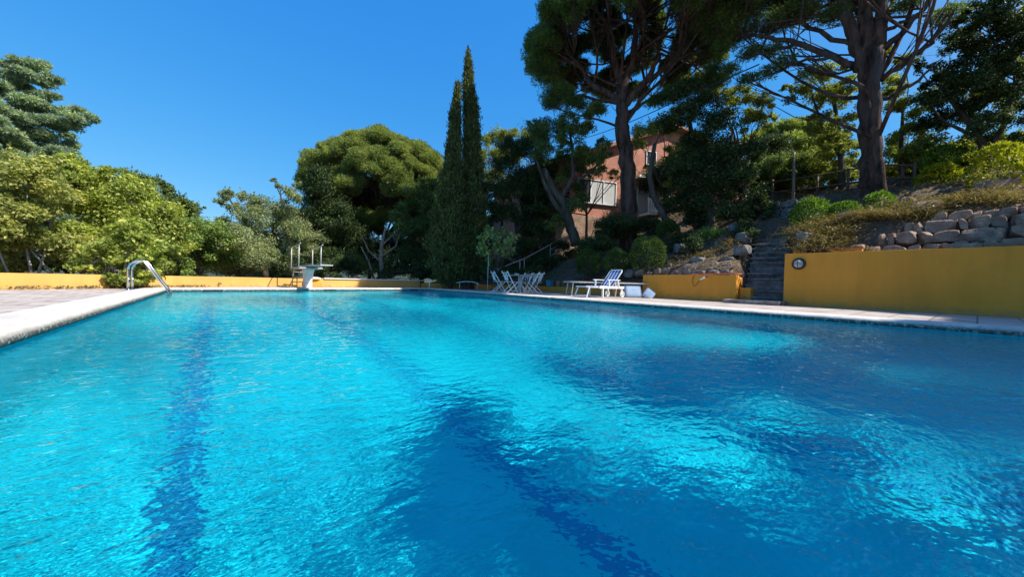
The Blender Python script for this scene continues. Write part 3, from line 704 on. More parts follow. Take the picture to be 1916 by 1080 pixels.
# ------------------------------------------------------------------ striped lounger
def make_lounger(up=True, canvas='stripe', frame='white'):
    """x = towards the head, y = width, origin on the ground"""
    t = empty('sun_lounger', (0, 0, 0)); W = .62; H = .34
    for sy in (-1, 1):
        MB().box((.10, sy*W/2, H), (1.22, .04, .085)).build('side_rail', M[frame], t, bevel=.008)
        MB().bar((-.34, sy*W/2, 0), (-.34, sy*W/2, H-.03), .07, .04).build('leg', M[frame], t, bevel=.006)
        if up:
            mb = MB(); mb.box((.16, sy*(W/2+.02), H+.255), (.62, .06, .028)); mb.build('armrest', M[frame], t, bevel=.008)
            MB().bar((-.05, sy*(W/2+.01), H-.02), (-.05, sy*(W/2+.01), H+.25), .055, .03).build('armrest_support', M[frame], t)
            MB().bar((.44, sy*(W/2+.01), H-.02), (.38, sy*(W/2+.01), H+.25), .055, .03).build('armrest_support', M[frame], t)
            a = MB(); a.bar((.58, sy*(W/2), H), (.60, sy*W/2, .12), .06, .035); a.build('wheel_bracket', M[frame], t)
            Mw = Matrix.Rotation(pi/2, 3, 'X')
            wh = MB().lathe((.60, sy*(W/2+.03)+.018, .11), [(.085, .0), (.108, .004), (.11, .018), (.108, .032), (.085, .036), (.08, .018), (.085, 0)], 24, Mw).build('wheel', M[frame], t)
            hb = MB(); hb.lathe((.60, sy*(W/2+.03)+.018, .11), [(0, .006), (.03, .004), (.03, .034), (0, .034)], 14, Mw)
            for k in range(5):
                aa = 2*pi*k/5; hb.bar((.60, sy*(W/2+.03), .11), (.60+.085*cos(aa), sy*(W/2+.03), .11+.085*sin(aa)), .022, .012, (0, 1, 0))
            hb.build('spokes', M[frame], wh)
    MB().box((-.5, 0, H), (.03, W, .06)).build('cross_rail', M[frame], t); MB().box((.7, 0, H), (.03, W, .06)).build('cross_rail', M[frame], t)
    # foot section with its splayed frame
    mb = MB(); P = []
    for sy in (-1, 1): mb.bar((-.5, sy*(W/2-.05), H), (-1.02, sy*(W/2-.05), H+.01), .03, .03)
    mb.bar((-1.02, -W/2+.05, H+.01), (-1.02, W/2-.05, H+.01), .03, .03); mb.build('foot_frame', M[frame], t)
    for sy in (-1, 1): MB().bar((-.92, sy*(W/2-.05), H), (-1.06, sy*(W/2-.02), 0), .03, .03).build('leg', M[frame], t)
    MB().bar((-1.04, -W/2+.03, .07), (-1.04, W/2-.03, .07), .04, .02).build('stretcher', M[frame], t)
    def cloth(x0, z0, x1, z1, sag, name, y=W/2-.03, n=12):
        vs = []; fs = []
        for i in range(n+1):
            u = i/n; s = -sag*sin(pi*u)
            for j in range(7):
                v = -1+2*j/6; vs.append((x0+(x1-x0)*u, v*y, z0+(z1-z0)*u+s*(1-.3*v*v)))
        for i in range(n):
            for j in range(6): a = i*7+j; fs.append((a, a+7, a+8, a+1))
        mb = MB(); mb.add(vs, fs, True); o = mb.build(name, M[canvas], t); sd_ = o.modifiers.new('s', 'SOLIDIFY'); sd_.thickness = .012; return o
    cloth(-1.02, H+.03, -.5, H+.045, .02, 'foot_cloth'); cloth(-.5, H+.05, .22, H+.05, .03, 'seat_cloth')
    if up:
        mb = MB(); P = []
        bx, bz = .66, H+.62
        path = [(.18, -W/2+.03, H+.05), (bx-.04, -W/2+.03, bz-.06), (bx-.01, -W/2+.06, bz-.01), (bx, -W/2+.1, bz), (bx, W/2-.1, bz), (bx-.01, W/2-.06, bz-.01), (bx-.04, W/2-.03, bz-.06), (.18, W/2-.03, H+.05)]
        mb.tube(path, .016, 8); mb.build('back_frame', M[frame], t)
        MB().bar((.52, 0, H+.42), (.66, 0, H+.02), .025, .02).build('back_prop', M[frame], t)
        cloth(.20, H+.06, bx, bz-.0, .015, 'back_cloth', W/2-.04)
    else: cloth(.22, H+.05, .72, H+.06, .02, 'back_cloth')
    return t
P = gpz(1128, 12.9)
t = make_lounger(); t.location = P; t.rotation_euler = (0, 0, right_a+R(33))
tag(t, 'white wheeled lounger with blue and white striped canvas and raised back', 'sun lounger')
def make_flatbed():
    t = empty('flat_sunbed', (0, 0, 0)); H = .52
    mb = MB()
    for k in range(13): mb.box((-.84+k*.14, 0, H), (.115, .6, .018))
    mb.build('slats', M['board'], t)
    for sy in (-1, 1): MB().box((0, sy*.31, H-.02), (1.9, .03, .05)).build('side_rail', M['galv'], t)
    for sx in (-1, 1):
        for sy in (-1, 1): MB().bar((sx*.86, sy*.29, 0), (sx*.80, sy*.29, H-.03), .035, .03).build('leg', M['galv'], t)
    for sx in (-1, 1): MB().bar((sx*.83, -.29, .12), (sx*.83, .29, .12), .03, .02).build('stretcher', M['galv'], t)
    return t
fb = make_flatbed(); P = gpz(1104, 14.1); fb.location = P; fb.rotation_euler = (0, 0, right_a+R(12)); tag(fb, 'flat grey slatted sunbed standing behind the foot end of the striped lounger', 'sunbed', 'flat sunbeds behind the striped lounger')
f2 = copy_tree(fb); P = gpz(1186, 13.9); f2.location = P; f2.rotation_euler = (0, 0, right_a+R(8)); tag(f2, 'flat grey slatted sunbed near the end of the ochre wall with cushions leaning below it', 'sunbed', 'flat sunbeds behind the striped lounger')
def cushion(px, zf, d, rz, tilt, lb):
    P = gpz(px, zf); mb = MB()
    nx_, nz_ = 8, 6; hx, hz, th = d[0]/2, d[1], d[2]
    vs = []; fs = []
    for side in (-1, 1):
        for i in range(nx_+1):
            for j in range(nz_+1):
                a_ = -1+2*i/nx_; b_ = -1+2*j/nz_; k = (1-a_**4)*(1-b_**4)
                vs.append((a_*hx, side*th/2*(.35+.65*k**.5), (b_+1)/2*hz))
    m_ = (nx_+1)*(nz_+1)
    for s in (0, 1):
        for i in range(nx_):
            for j in range(nz_): a = s*m_+i*(nz_+1)+j; q = (a, a+nz_+1, a+nz_+2, a+1); fs.append(q if s == 0 else q[::-1])
    for i in range(nx_):
        for jj in (0, nz_): a = i*(nz_+1)+jj; fs.append((a, a+m_, a+m_+nz_+1, a+nz_+1))
    for j in range(nz_):
        for ii in (0, nx_): a = ii*(nz_+1)+j; fs.append((a, a+1, a+1+m_, a+m_))
    mb.add(vs, fs, True); o = mb.build('cushion', M['cushion']); o.location = P; o.rotation_euler = (tilt, 0, rz); tag(o, lb, 'cushion', 'lounger cushions leaning by the wall'); return o
cushion(1186, 13.35, (.62, .44, .10), right_a+.1, -.35, 'wide pale blue cushion leaning below the right hand flat sunbed')
o = cushion(1209, 13.0, (.36, .36, .10), right_a-.2, -.25, 'square pale blue cushion tipped on its corner against the end of the ochre wall')
o.rotation_euler = (-.2, R(38), right_a-.1); o.location.z = .0; o.location.x += .0
# ------------------------------------------------------------------ things on the low wall behind
def on_wall(px, X=12.95): d = ray(px, 530); P = CAM+d*X/d[0]; return P
P = on_wall(1029, 12.62)
o = MB().box((0, 0, .15), (.30, .24, .29), rz=.2).build('crate', M['blue_plastic'], bevel=.01); o.location = (P[0], P[1], .272); tag(o, 'blue plastic crate standing on the low shaded wall', 'crate')
for px, dd_, mt, lb in ((1044, (.15, .06, .30), 'terra', 'narrow reddish slab leaning behind the low wall next to the blue crate'), (1054, (.20, .07, .30), 'rock', 'pinkish stone slab leaning behind the low wall between two others'), (1066, (.28, .09, .36), 'rockgrey', 'largest grey stone slab leaning behind the low wall')):
    P = on_wall(px, 12.82); o = rock_mesh(np.random.RandomState(px), (dd_[0]*1.3, dd_[1]*1.6, dd_[2]*1.35)).build('stone_slab', M[mt]); o.location = (P[0], P[1], max(.26, ht(P[0], P[1]))+dd_[2]*.42); o.rotation_euler = (.2, .05, right_a); tag(o, lb, 'slab', 'stone slabs by the low wall')
# curved pale tube and thin poles near the cypresses
P = gpz(876, 17.0); e = empty('hammock_frame', P, right_a, 'low curved pale tube frame lying below the cypresses', 'frame')
MB().tube([(-.55, 0, .33), (-.4, 0, .37), (-.1, 0, .40), (.2, 0, .39), (.42, 0, .34), (.5, 0, .27)], .02, 8).build('curved_tube', M['galv'], e)
for x in (-.4, .4): MB().tube([(x, 0, 0), (x, 0, .35)], .014, 8).build('leg', M['galv'], e)
P = gpz(912, 16.2)
o = MB().tube([(0, 0, 0), (0, 0, .9), (.01, 0, 1.6)], [.018, .016, .014], 8).build('garden_pole', M['galv']); o.location = P; tag(o, 'thin grey pole standing left of the chairs under the broad leaves', 'pole')
P = gpz(803, 18.6)
o = MB().tube([(0, 0, 0), (0, 0, .42)], .02, 8).build('marker_post', M['white']); o.location = (P[0], P[1], 0); tag(o, 'short thin white post at the right end of the white wall cap', 'post')

# handrails of the dark garden stair behind the table
e = empty('stair_railing', gp(975, 515, 19.5), 0, 'thin metal handrail climbing the shaded slope behind the table', 'railing')
def G(x, y, r): return gp(x, y, r)
MB().tube([G(930, 504, 18.2), G(981, 484, 19.2), G(1013, 467, 20.2), G(1055, 443, 21.5)], .022, 8).build('handrail', M['galv'], e, world=True)
MB().tube([G(1030, 467, 20.8), G(1050, 456, 21.4)], .016, 6).build('middle_rail', M['galv'], e, world=True)
MB().tube([G(1028, 480, 20.8), G(1052, 466, 21.4)], .016, 6).build('middle_rail', M['galv'], e, world=True)
for x, y, r in ((932, 503, 18.25), (973, 487, 19.0), (981, 484, 19.2), (1030, 457, 20.8), (1054, 443, 21.4)):
    P = G(x, y, r); MB().tube([tuple(P), (P[0], P[1], min(P[2]-.9, ht(P[0], P[1])))], .02, 6).build('post', M['galv'], e, world=True)

# hose and nozzle on the terrace wall
mb = MB()
pts = []
rs = np.random.RandomState(5)
for px, py in ((1289, 514), (1297, 511), (1310, 510), (1330, 510), (1350, 509), (1370, 510), (1388, 509)):
    P = onX(px, py, 12.5); pts.append((12.5+rs.uniform(-.06, .06), P[1], .845+.012*rs.rand()))
mb.tube(pts, .016, 6); mb.tube([(p[0]+.05*sin(i*2), p[1], p[2]+.03) for i, p in enumerate(pts[2:])], .014, 6)
o = mb.build('garden_hose', M['hose']); tag(o, 'orange garden hose lying along the top of the ochre wall', 'hose')
mb = MB(); mb.tube([tuple(onX(a, b_, 12.37)) for a, b_ in ((1302, 513), (1297, 519), (1295, 528), (1299, 536), (1304, 532), (1309, 524), (1315, 522))], .008, 6)
o = mb.build('cable', M['brown']); tag(o, 'dark thin cable looping down the ochre wall', 'cable')
P = onX(1316, 521, 12.33)
e = empty('spray_nozzle', P, 0, 'white spray nozzle hanging on the face of the ochre wall', 'nozzle')
a, b_ = onX(1309, 524, 12.33), onX(1320, 519, 12.33); c = onX(1325, 517.5, 12.33)
MB().tube([a, (a+b_)/2, b_], [.02, .03, .022], 8).build('nozzle_body', M['white'], e, world=True)
MB().tube([b_, c], [.026, .02], 8).build('tip', M['brown'], e, world=True)

# ------------------------------------------------------------------ house on the slope
hz = 25.0
def HP(x, y, dz=0.0): return CAM + ray(x, y)*(hz+dz)
O = HP(1150, 420); O[2] = 0
ux = Matrix.Rotation(R(20), 3, 'Z') @ Vector((CR[0], CR[1], 0)).normalized(); un = Vector((-ux.y, ux.x, 0))
e = empty('brick_house', (O[0], O[1], 3.0), atan2(ux.y, ux.x), 'red brick house with a sloping gable roof half hidden behind the tall pine', 'house')
def hl(x, y):       # pixel on the facade plane -> local x,z
    d = Vector([float(q) for q in ray(x, y)]); C0 = Vector([float(q) for q in CAM]); Q = Vector((O[0], O[1], 3.0)); P = C0+d*((Q-C0).dot(un)/d.dot(un)); q = P-Q; return q.dot(ux), q.z
xl, _ = hl(1040, 400); xr = hl(1420, 300)[0]; rx, rz = hl(1262, 243); lx, lz = hl(1040, 305)
zb = hl(1100, 405)[1]; zb0 = -1.2
mb = MB()
prof = [(xl, zb), (xr, zb), (xr, rz-(xr-rx)*.26), (rx, rz), (xl, lz)]
vs = [(x, 0, z) for x, z in prof] + [(x, 8, z) for x, z in prof]
mb.add(vs, [(0, 1, 2, 3, 4), (9, 8, 7, 6, 5), (0, 5, 6, 1), (1, 6, 7, 2), (4, 9, 5, 0)]); mb.build('wall', M['brick'], e)
mb = MB(); mb.box(((xl+xr)/2, 4, (zb+zb0)/2-.002), (xr-xl+.06, 8.1, zb-zb0)); mb.build('stone_basement', M['rock'], e)
# roof with overhang
sl_ = (rz-lz)/(rx-xl)
rf = MB(); o1 = 2.1
L0 = (xl-o1, lz-sl_*o1); 
for (x0, z0, x1, z1) in ((L0[0], L0[1], rx, rz), (rx+.001, rz, xr+.6, rz-(xr+.6-rx)*.26)):
    rf.add([(x0, -.55, z0+.02), (x1, -.55, z1+.02), (x1, 8.5, z1+.02), (x0, 8.5, z0+.02), (x0, -.55, z0+.2), (x1, -.55, z1+.2), (x1, 8.5, z1+.2), (x0, 8.5, z0+.2)],
           [(0, 3, 2, 1), (4, 5, 6, 7), (0, 1, 5, 4), (1, 2, 6, 5), (2, 3, 7, 6), (3, 0, 4, 7)])
roof = rf.build('roof', M['rooftile'], e)
mb = MB()                                      # rolled tiles on the upper face
for k in range(36):
    y = -.5+k*.255
    mb.tube([(L0[0], y, L0[1]+.2), (rx, y, rz+.2)], .075, 6)
mb.build('tile_rows', M['rooftile'], roof)
# left wing set back under the eave
mb = MB(); mb.box((xl-.9, 4.6, (zb0+lz-.5)/2), (1.8, 6, lz-.5-zb0)); mb.build('side_wing', M['stucco'], e)
def window(x0, y0, x1, y1, panes, glassmats, name='window', fr='white', bars=0):
    a0, b0 = hl(x0, y1); a1, b1 = hl(x1, y0)
    f = MB(); cx_, cz_ = (a0+a1)/2, (b0+b1)/2; W_, H_ = a1-a0, b1-b0; t_ = .055
    f.box((cx_, -.02, b1-t_/2), (W_, .1, t_)); f.box((cx_, -.02, b0+t_/2), (W_, .1, t_))
    for k in range(panes+1): f.box((a0+t_/2+(W_-t_)*k/panes, -.021, cz_), (t_, .1, H_-2*t_))
    for k in range(bars): f.box((cx_, -.02, b0+H_*(k+1)/(bars+1)), (W_-2*t_, .05, .03))
    w_ = f.build(name, M[fr], e)
    for k in range(panes):
        p0 = a0+t_+(W_-t_)*k/panes; pw = (W_-t_)/panes-t_
        MB().box((p0+pw/2, -.004, cz_), (pw, .02, H_-2*t_)).build('pane', M[glassmats[k % len(glassmats)]], w_)
    MB().box((cx_, -.05, b0-.035), (W_+.16, .2, .065)).build('sill', M['dark'], w_)
    return w_
window(1079, 342, 1153, 378, 3, ['glass', 'curtain', 'curtain'])
window(1053, 344, 1068, 372, 1, ['glass'], fr='stucco', bars=3)
window(1190, 342, 1214, 402, 1, ['curtain'], 'door')
window(1216, 342, 1240, 402, 1, ['curtain'], 'door')
window(1208, 285, 1228, 308, 1, ['glass'])
a0, b0 = hl(1186, 335); a1, b1 = hl(1250, 340)
MB().box(((a0+a1)/2, -.3, (b0+b1)/2), (a1-a0, .6, .16)).build('canopy', M['white'], e)
for x0_, w__ in ((1179, 11), (1241, 17)):
    a0, b0 = hl(x0_, 405); a1, b1 = hl(x0_+w__, 335)
    MB().box(((a0+a1)/2, -.008, (b0+b1)/2), (a1-a0, .03, b1-b0-.16)).build('white_panel', M['white'], e)
a0, b0 = hl(1187, 404); a1, b1 = hl(1262, 388)
MB().box(((a0+a1)/2, -.72, b0-.05), (a1-a0, 1.4, .14)).build('balcony_floor', M['whitecap'], e)
bal = MB().box(((a0+a1)/2, -1.35, b1), (a1-a0, .12, .09)).build('balustrade', M['white'], e)
k = 0
for x in np.arange(a0+.08, a1, .17):
    MB().lathe((x, -1.35, b0+.02), [(.05, 0), (.03, .05), (.055, .18), (.03, .32), (.035, .42), (.05, b1-b0-.06)], 8).build('baluster', M['white'], bal)
mb = MB(); q0, q1 = hl(1243, 262), hl(1262, 236); mb.box((rx+.5, 3, rz+.45), (.7, .6, 1.3)); mb.box((rx+.5, 3, rz+1.13), (.85, .75, .08)); mb.build('chimney', M['whitecap'], roof)

# overhead cable to the house, behind the tall pine
a, b_ = gp(1098, 257, 27), gp(1266, 188, 19)
pts = [a+(b_-a)*s-np.array([0, 0, 1.])*(.45*4*s*(1-s)*.3) for s in np.linspace(0, 1, 14)]
pts.append(gp(1420, 120, 14)); pts.insert(0, gp(1060, 275, 32))
o = MB().tube(pts, .022, 5).build('overhead_cable', M['dark']); tag(o, 'dark overhead cable crossing the sky behind the tall pine', 'cable')

# rustic fence and pale stump on the crest
e = empty('wooden_fence', gp(1560, 340, 21), 0, 'dark rustic rail fence on the crest behind the double stemmed pine', 'fence')
MB().tube([gp(1440, 341, 22), gp(1520, 330, 21.5), gp(1600, 316, 21), gp(1650, 309, 20.6), gp(1712, 309, 20)], .035, 7).build('rail', M['brown'], e, world=True)
MB().tube([gp(1440, 361, 22), gp(1520, 352, 21.5), gp(1600, 341, 21), gp(1650, 334, 20.6), gp(1712, 333, 20)], .04, 7).build('rail', M['brown'], e, world=True)
for x, y, r in ((1446, 336, 22), (1530, 326, 21.5), (1588, 315, 21), (1653, 303, 20.6), (1690, 306, 20.3), (1712, 303, 20)):
    P = gp(x, y, r); MB().tube([(P[0], P[1], P[2]), (P[0], P[1], ht(P[0], P[1])-.1)], .05, 7).build('post', M['brown'], e, world=True)
P = gp(1487, 284, 21); h0 = ht(P[0], P[1])
o = MB().tube([(0, 0, -.2), (.03, 0, 1.), (0, .02, P[2]-h0)], [.07, .06, .05], 9).build('tree_stump', M['twig']); o.location = (P[0], P[1], h0); tag(o, 'pale bare upright post of dead wood left of the double stemmed pine', 'post')
# trees outside the frame: (label, lobes (x, y, z, radius), trunk position, seed, density)
SIDE = [('tall oak on the slope to the right of the view', [(8.8, -5.8, 9, .85), (9.8, -6.4, 9, .95), (10.8, -7.0, 9.1, .95), (11.9, -7.5, 9, 1.0), (12.9, -7.8, 9.2, 1.0), (10.2, -7.3, 9.3, .8), (12.2, -8.6, 9.6, 1.0), (10.1, -8.15, 9, .75), (10.7, -9.0, 9.1, .8), (8.0, -8.75, 9, .55), (8.3, -7.45, 9, .5), (9.4, -7.75, 9, .6), (8.9, -8.9, 9.1, .6)], (13.9, -8.0), 211, 1.6),
        ('spreading oak on the slope behind the right shoulder of the camera', [(14.4, -8.4, 9.4, 1.3), (15.6, -9.2, 9.8, 1.4), (13.6, -9.9, 9.2, 1.4), (12.3, -10.4, 8.8, 1.3), (14.6, -11, 10, 1.5), (16.2, -7.9, 9.5, 1.2), (16.9, -6.6, 9.2, 1.1)], (14.8, -10.2), 202, 1.5),
        ('oak beyond the near end of the pool', [(5.7, -5.7, 8, .62), (6.3, -6.3, 8, .7), (6.2, -5.1, 8.1, .6), (6.9, -7.0, 8, .7), (5.6, -6.6, 8.2, .6), (6.4, -4.35, 8, .32), (5.3, -7.5, 8, .7), (6.6, -7.9, 8.2, .8)], (6.8, -9.8), 203, 1.5)]
# ------------------------------------------------------------------ vegetation
def pb_(x, y, rx, ry, r):
    d = ray(x, y); hd = hypot(d[0], d[1]); t = r/hd
    return (CAM+d*t, rx*t/F_PX/hd, ry*t/F_PX)
def unit(v): return v/np.maximum(np.linalg.norm(v, axis=-1, keepdims=True), 1e-9)
def leaf_quads(C, size, rs, up=.4, asp=.55, out=None, outw=0.0):
    """rhombic leaves at C (n,3) with per-leaf length size (n,)"""
    n = len(C)
    nr = rs.normal(0, 1, (n, 3)); nr[:, 2] += up*2
    if out is not None: nr += out*outw
    nr = unit(nr)
    a = unit(np.cross(nr, rs.normal(0, 1, (n, 3)))); b = np.cross(nr, a)
    L = (size/2)[:, None]; Wd = L*asp
    k = rs.uniform(-.25, .25, (n, 1))*L
    V = np.stack([C-a*L, C+b*Wd+nr*k, C+a*L, C-b*Wd+nr*k], 1).reshape(-1, 3)
    return V
def needle_tris(C, D, L, rs, m=6, spread=.7, wd=.07):
    """tufts of m thin needles bundles at C along D"""
    n = len(C); C = np.repeat(C, m, 0); D = np.repeat(D, m, 0); L = np.repeat(L, m)[:, None]
    d = unit(D + rs.normal(0, spread, (n*m, 3)))
    s = unit(np.cross(d, rs.normal(0, 1, (n*m, 3))))*L*wd
    tip = C+d*L*rs.uniform(.7, 1.15, (n*m, 1))
    mid = C+d*L*.45
    return np.stack([C, mid+s, tip, mid-s], 1).reshape(-1, 3)
def crown(blobs, size, dens, rs, kind='leaf', clump=.30, up=.4, shell=.45, asp=.55, flat=1.0, ns=None, sprig=1.):
    Vs = []; cl = []; clump = clump*1.3; size = size*.78; dens = dens*2.0
    for c, rh, rv in blobs:
        rm = (rh*rh*rv)**(1/3.)
        n_sub = ns or int(np.clip(18*(rm/1.0)**1.2, 10, 70))
        dr = unit(rs.normal(0, 1, (n_sub, 3))); dr[:, 2] = np.where(dr[:, 2] < -.5, -dr[:, 2], dr[:, 2])
        u = rs.uniform(shell, 1., (n_sub, 1))**.6
        sc_ = np.array([rh, rh, rv])
        S = c + dr*u*sc_*.86
        cr = clump*rm*rs.uniform(.65, 1.25, n_sub)
        area = 4*pi*(rm**2)
        n = int(dens*area/(size*size*asp*.5)/n_sub*.5)+3
        idx_ = np.repeat(np.arange(n_sub), n)
        off = rs.normal(0, 1, (len(idx_), 3)); off = unit(off)*rs.uniform(0, 1, (len(idx_), 1))**.45
        P = S[idx_]+off*cr[idx_, None]*np.array([1.15, 1.15, .8*flat])
        sz = size*rs.uniform(.6, 1.35, len(P))
        if kind == 'leaf': Vs.append(leaf_quads(P, sz, rs, up, asp, off, .8))
        else: Vs.append(needle_tris(P, unit(off+np.array([0, 0, .35])), sz*1.6, rs, 3, .55, .11))
        cl += list(S[rs.rand(n_sub) < .6])
        if kind == 'leaf' and sprig > 0:                     # shoots that stick out of the outline
            ns_ = int(sprig*10*(rm/.8)**1.5)+2; sel = rs.randint(0, n_sub, ns_); dd = unit(dr[sel]+rs.normal(0, .45, (ns_, 3))+np.array([0, 0, .35]))
            Ls = rs.uniform(.25, .6, ns_)*min(1., rm); q = 16
            tt = np.tile(np.linspace(0, 1, q), ns_); st_ = np.repeat(np.arange(ns_), q)
            Pp = S[sel][st_]+dd[st_]*(cr[sel]*.6)[st_, None]+dd[st_]*(Ls[st_]*tt)[:, None]+rs.normal(0, size*.45, (len(st_), 3))*(1.15-tt)[:, None]
            Vs.append(leaf_quads(Pp, size*rs.uniform(.7, 1.2, len(Pp)), rs, up, asp, dd[st_], .4))
    V = np.concatenate(Vs); Fq = np.arange(len(V)).reshape(-1, 4)
    return V, Fq, cl
def wob(a, b, n, amp, rs, sag=0.0):
    a = np.array([float(q) for q in a]); b = np.array([float(q) for q in b]); L = np.linalg.norm(b-a); P = []
    o1 = rs.normal(0, amp*L, 3); o2 = rs.normal(0, amp*L*.5, 3)
    for i in range(n+1):
        u = i/n; P.append(a+(b-a)*u + o1*sin(pi*u) + o2*sin(2*pi*u) - np.array([0, 0, sag*L*sin(pi*u)]))
    return P
NT = [0]
def tree(name, label, cat, r, base, blobs, mat, size=.09, dens=1.0, kind='leaf', trunk=.16, bark='bark', stems=None, seed=None,
         clump=.30, up=.4, group=None, twigs=.5, limbs=True, asp=.55, shell=.45, flat=1.0, fork=.45, rb=None, grow=1.15):
    """base = (px, py) on the sight line at distance r, or a world point; blobs in pixels (x, y, rx, ry[, dr])"""
    NT[0] += 1; rs = np.random.RandomState(seed or 100+NT[0])
    if len(base) == 2:
        P = gp(base[0], base[1], rb or r); g0 = np.array([P[0], P[1], ht(P[0], P[1])-.1])
        if trunk < .02: g0[2] = max(g0[2], P[2])
    else: g0 = np.array(base, float)
    B_ = []
    for q in blobs:
        dr = q[4] if len(q) > 4 else rs.uniform(-.05, .05)*r
        B_.append(pb_(q[0], q[1], q[2]*grow, q[3]*grow, r+dr))
    e = empty(name, g0, 0, label, cat, group)
    V, Fq, cl = crown(B_, size, dens, rs, kind, clump, up, shell, asp, flat)
    arr_mesh('crown', V, Fq, M[mat], e, world=True)
    if limbs:
        mb = MB()
        zc = np.mean([b_[0] for b_ in B_], axis=0); 
        forkp = g0+(zc-g0)*np.array([fork, fork, fork]) if stems is None else None
        if stems is None:
            P = wob(g0, forkp, 6, .03, rs); mb.tube(P, [trunk*(1.25 if i == 0 else 1-.35*i/6) for i in range(7)], 9)
            starts = [(forkp, trunk*.62)]
        else:
            starts = []
            for st in stems:          # list of (px, py, radius_px, dr)
                pts = []; rad = []
                for k, q in enumerate(st):
                    dr = q[3] if len(q) > 3 else 0
                    c, rh, rv = pb_(q[0], q[1], q[2], q[2], r+dr); pts.append(c); rad.append(rh)
                # refine
                pp = []; rr_ = []
                for k in range(len(pts)-1):
                    for s in range(4):
                        u = s/4; pp.append(pts[k]*(1-u)+pts[k+1]*u+rs.normal(0, rad[k]*.12, 3)*(s > 0)); rr_.append(rad[k]*(1-u)+rad[k+1]*u)
                pp.append(pts[-1]); rr_.append(rad[-1])
                mb.tube(pp, rr_, 10 if rad[0] > .1 else 6)
                for k in range(len(pts)): starts.append((pts[k], rad[k]*.6)) if k > 0 else None
        for c, rh, rv in B_:
            s0, r0 = min(starts, key=lambda s_: np.linalg.norm(s_[0]-c)+.0)
            r1 = min(r0*.75, .02+.035*rh)
            P = wob(s0, c, 5, .07, rs, -.04); mb.tube(P, list(np.linspace(max(r1, .015), .012, 6)), 6)
            sub = [s_ for s_ in cl if np.linalg.norm((s_-c)/np.array([rh, rh, rv])) < 1.02]
            rs.shuffle(sub)
            for s_ in sub[:max(2, int(len(sub)*twigs))]:
                q = P[rs.randint(2, 6)]; mb.tube(wob(q, s_, 3, .08, rs), [.014, .011, .008, .004], 4, False)
        mb.build('trunk', M[bark], e, world=True)
    return e

def rnd_blobs(x0, y0, x1, y1, n, rx, ry, rs):
    return [(rs.uniform(x0, x1), rs.uniform(y0, y1), rx*rs.uniform(.7, 1.3), ry*rs.uniform(.7, 1.3)) for _ in range(n)]
RS = np.random.RandomState(77)

# --- left side
def conifer(label, r, base, top, tip, mat, seed):
    rs = np.random.RandomState(seed); P = gp(base[0], base[1], r); g0 = np.array([P[0], P[1], ht(P[0], P[1])-.1])
    T = gp(top[0], top[1], r); Lm = pb_(top[0]+tip/2, 240, tip, 10, r)[1]; Hh = T[2]-g0[2]
    e = empty('fir_tree', g0, 0, label, 'tree'); bl = []; mb = MB()
    mb.tube([g0+(T-g0)*u_ for u_ in np.linspace(0, 1, 9)], list(np.linspace(.34, .03, 9)), 9)
    z = .30*Hh; k = 0
    while z < Hh*.985:
        u_ = z/Hh; L = Lm*min(1., (1.02-u_)**1.05*1.75)*rs.choice([.55, .8, .95, 1.12])*rs.uniform(.9, 1.05)+.15; a = k*2.4+rs.uniform(-.4, .4); k += 1
        c0 = g0+(T-g0)*u_; d = np.array([cos(a), sin(a), 0]); sd_ = np.array([-sin(a), cos(a), 0]); pts = []
        up_ = rs.uniform(.0, .22) + .5*max(0, u_-.75)
        for q in np.linspace(0, 1, 7): pts.append(c0+d*L*q+np.array([0, 0, L*(up_*q - .12*sin(pi*q) + .16*q*q)])+sd_*L*.06*sin(3*q+k))
        mb.tube(pts, list(np.linspace(.02+.018*L, .01, 7)), 5)
        n = max(3, int(L/.38))
        for i in range(n):
            q = .22+.78*(i+.5)/n; j = min(5, int(q*6)); f = q*6-j; c = pts[j]*(1-f)+pts[j+1]*f; wd = L*.20*sin(pi*min(1, q*.75+.12))+.16
            for sg in (-1, 0, 1):
                if rs.rand() < .72: bl.append((c+sd_*sg*wd*rs.uniform(.6, 1.2)+np.array([0, 0, rs.uniform(-.05, .12)]), rs.uniform(.20, .38)+.03*L, rs.uniform(.08, .15)))
        z += rs.uniform(.16, .30)
    V, Fq, cl = crown(bl, .10, 1.15, rs, 'needle', .42, .9, .3, ns=7)
    arr_mesh('crown', V, Fq, M[mat], e, world=True); mb.build('trunk', M['bark'], e, world=True)
conifer('blue-green fir with layered boughs rising behind the bushes at the far left', 27, (30, 440), (54, 104), 222, 'fir', 6)
tree('bush', 'large yellowish green bush over the low wall at the far left edge', 'bush', 16.2, (30, 515),
     [(10, 330, 60, 40), (-40, 400, 70, 90), (60, 350, 60, 45), (20, 420, 70, 50), (95, 400, 55, 50), (60, 470, 70, 35), (120, 465, 50, 35), (-10, 490, 60, 25), (0, 305, 30, 18), (80, 318, 34, 20)],
     'fig2', .12, 1.7, grow=1.3, trunk=.07, bark='pale_bark', clump=.34, twigs=.9, stems=[[(60, 520, 4), (45, 440, 3), (20, 360, 2)], [(70, 520, 4), (90, 450, 3), (100, 380, 2)], [(20, 520, 3.5), (-10, 450, 3), (-30, 380, 2)], [(100, 515, 3), (60, 470, 2.5), (40, 430, 1.5)]])
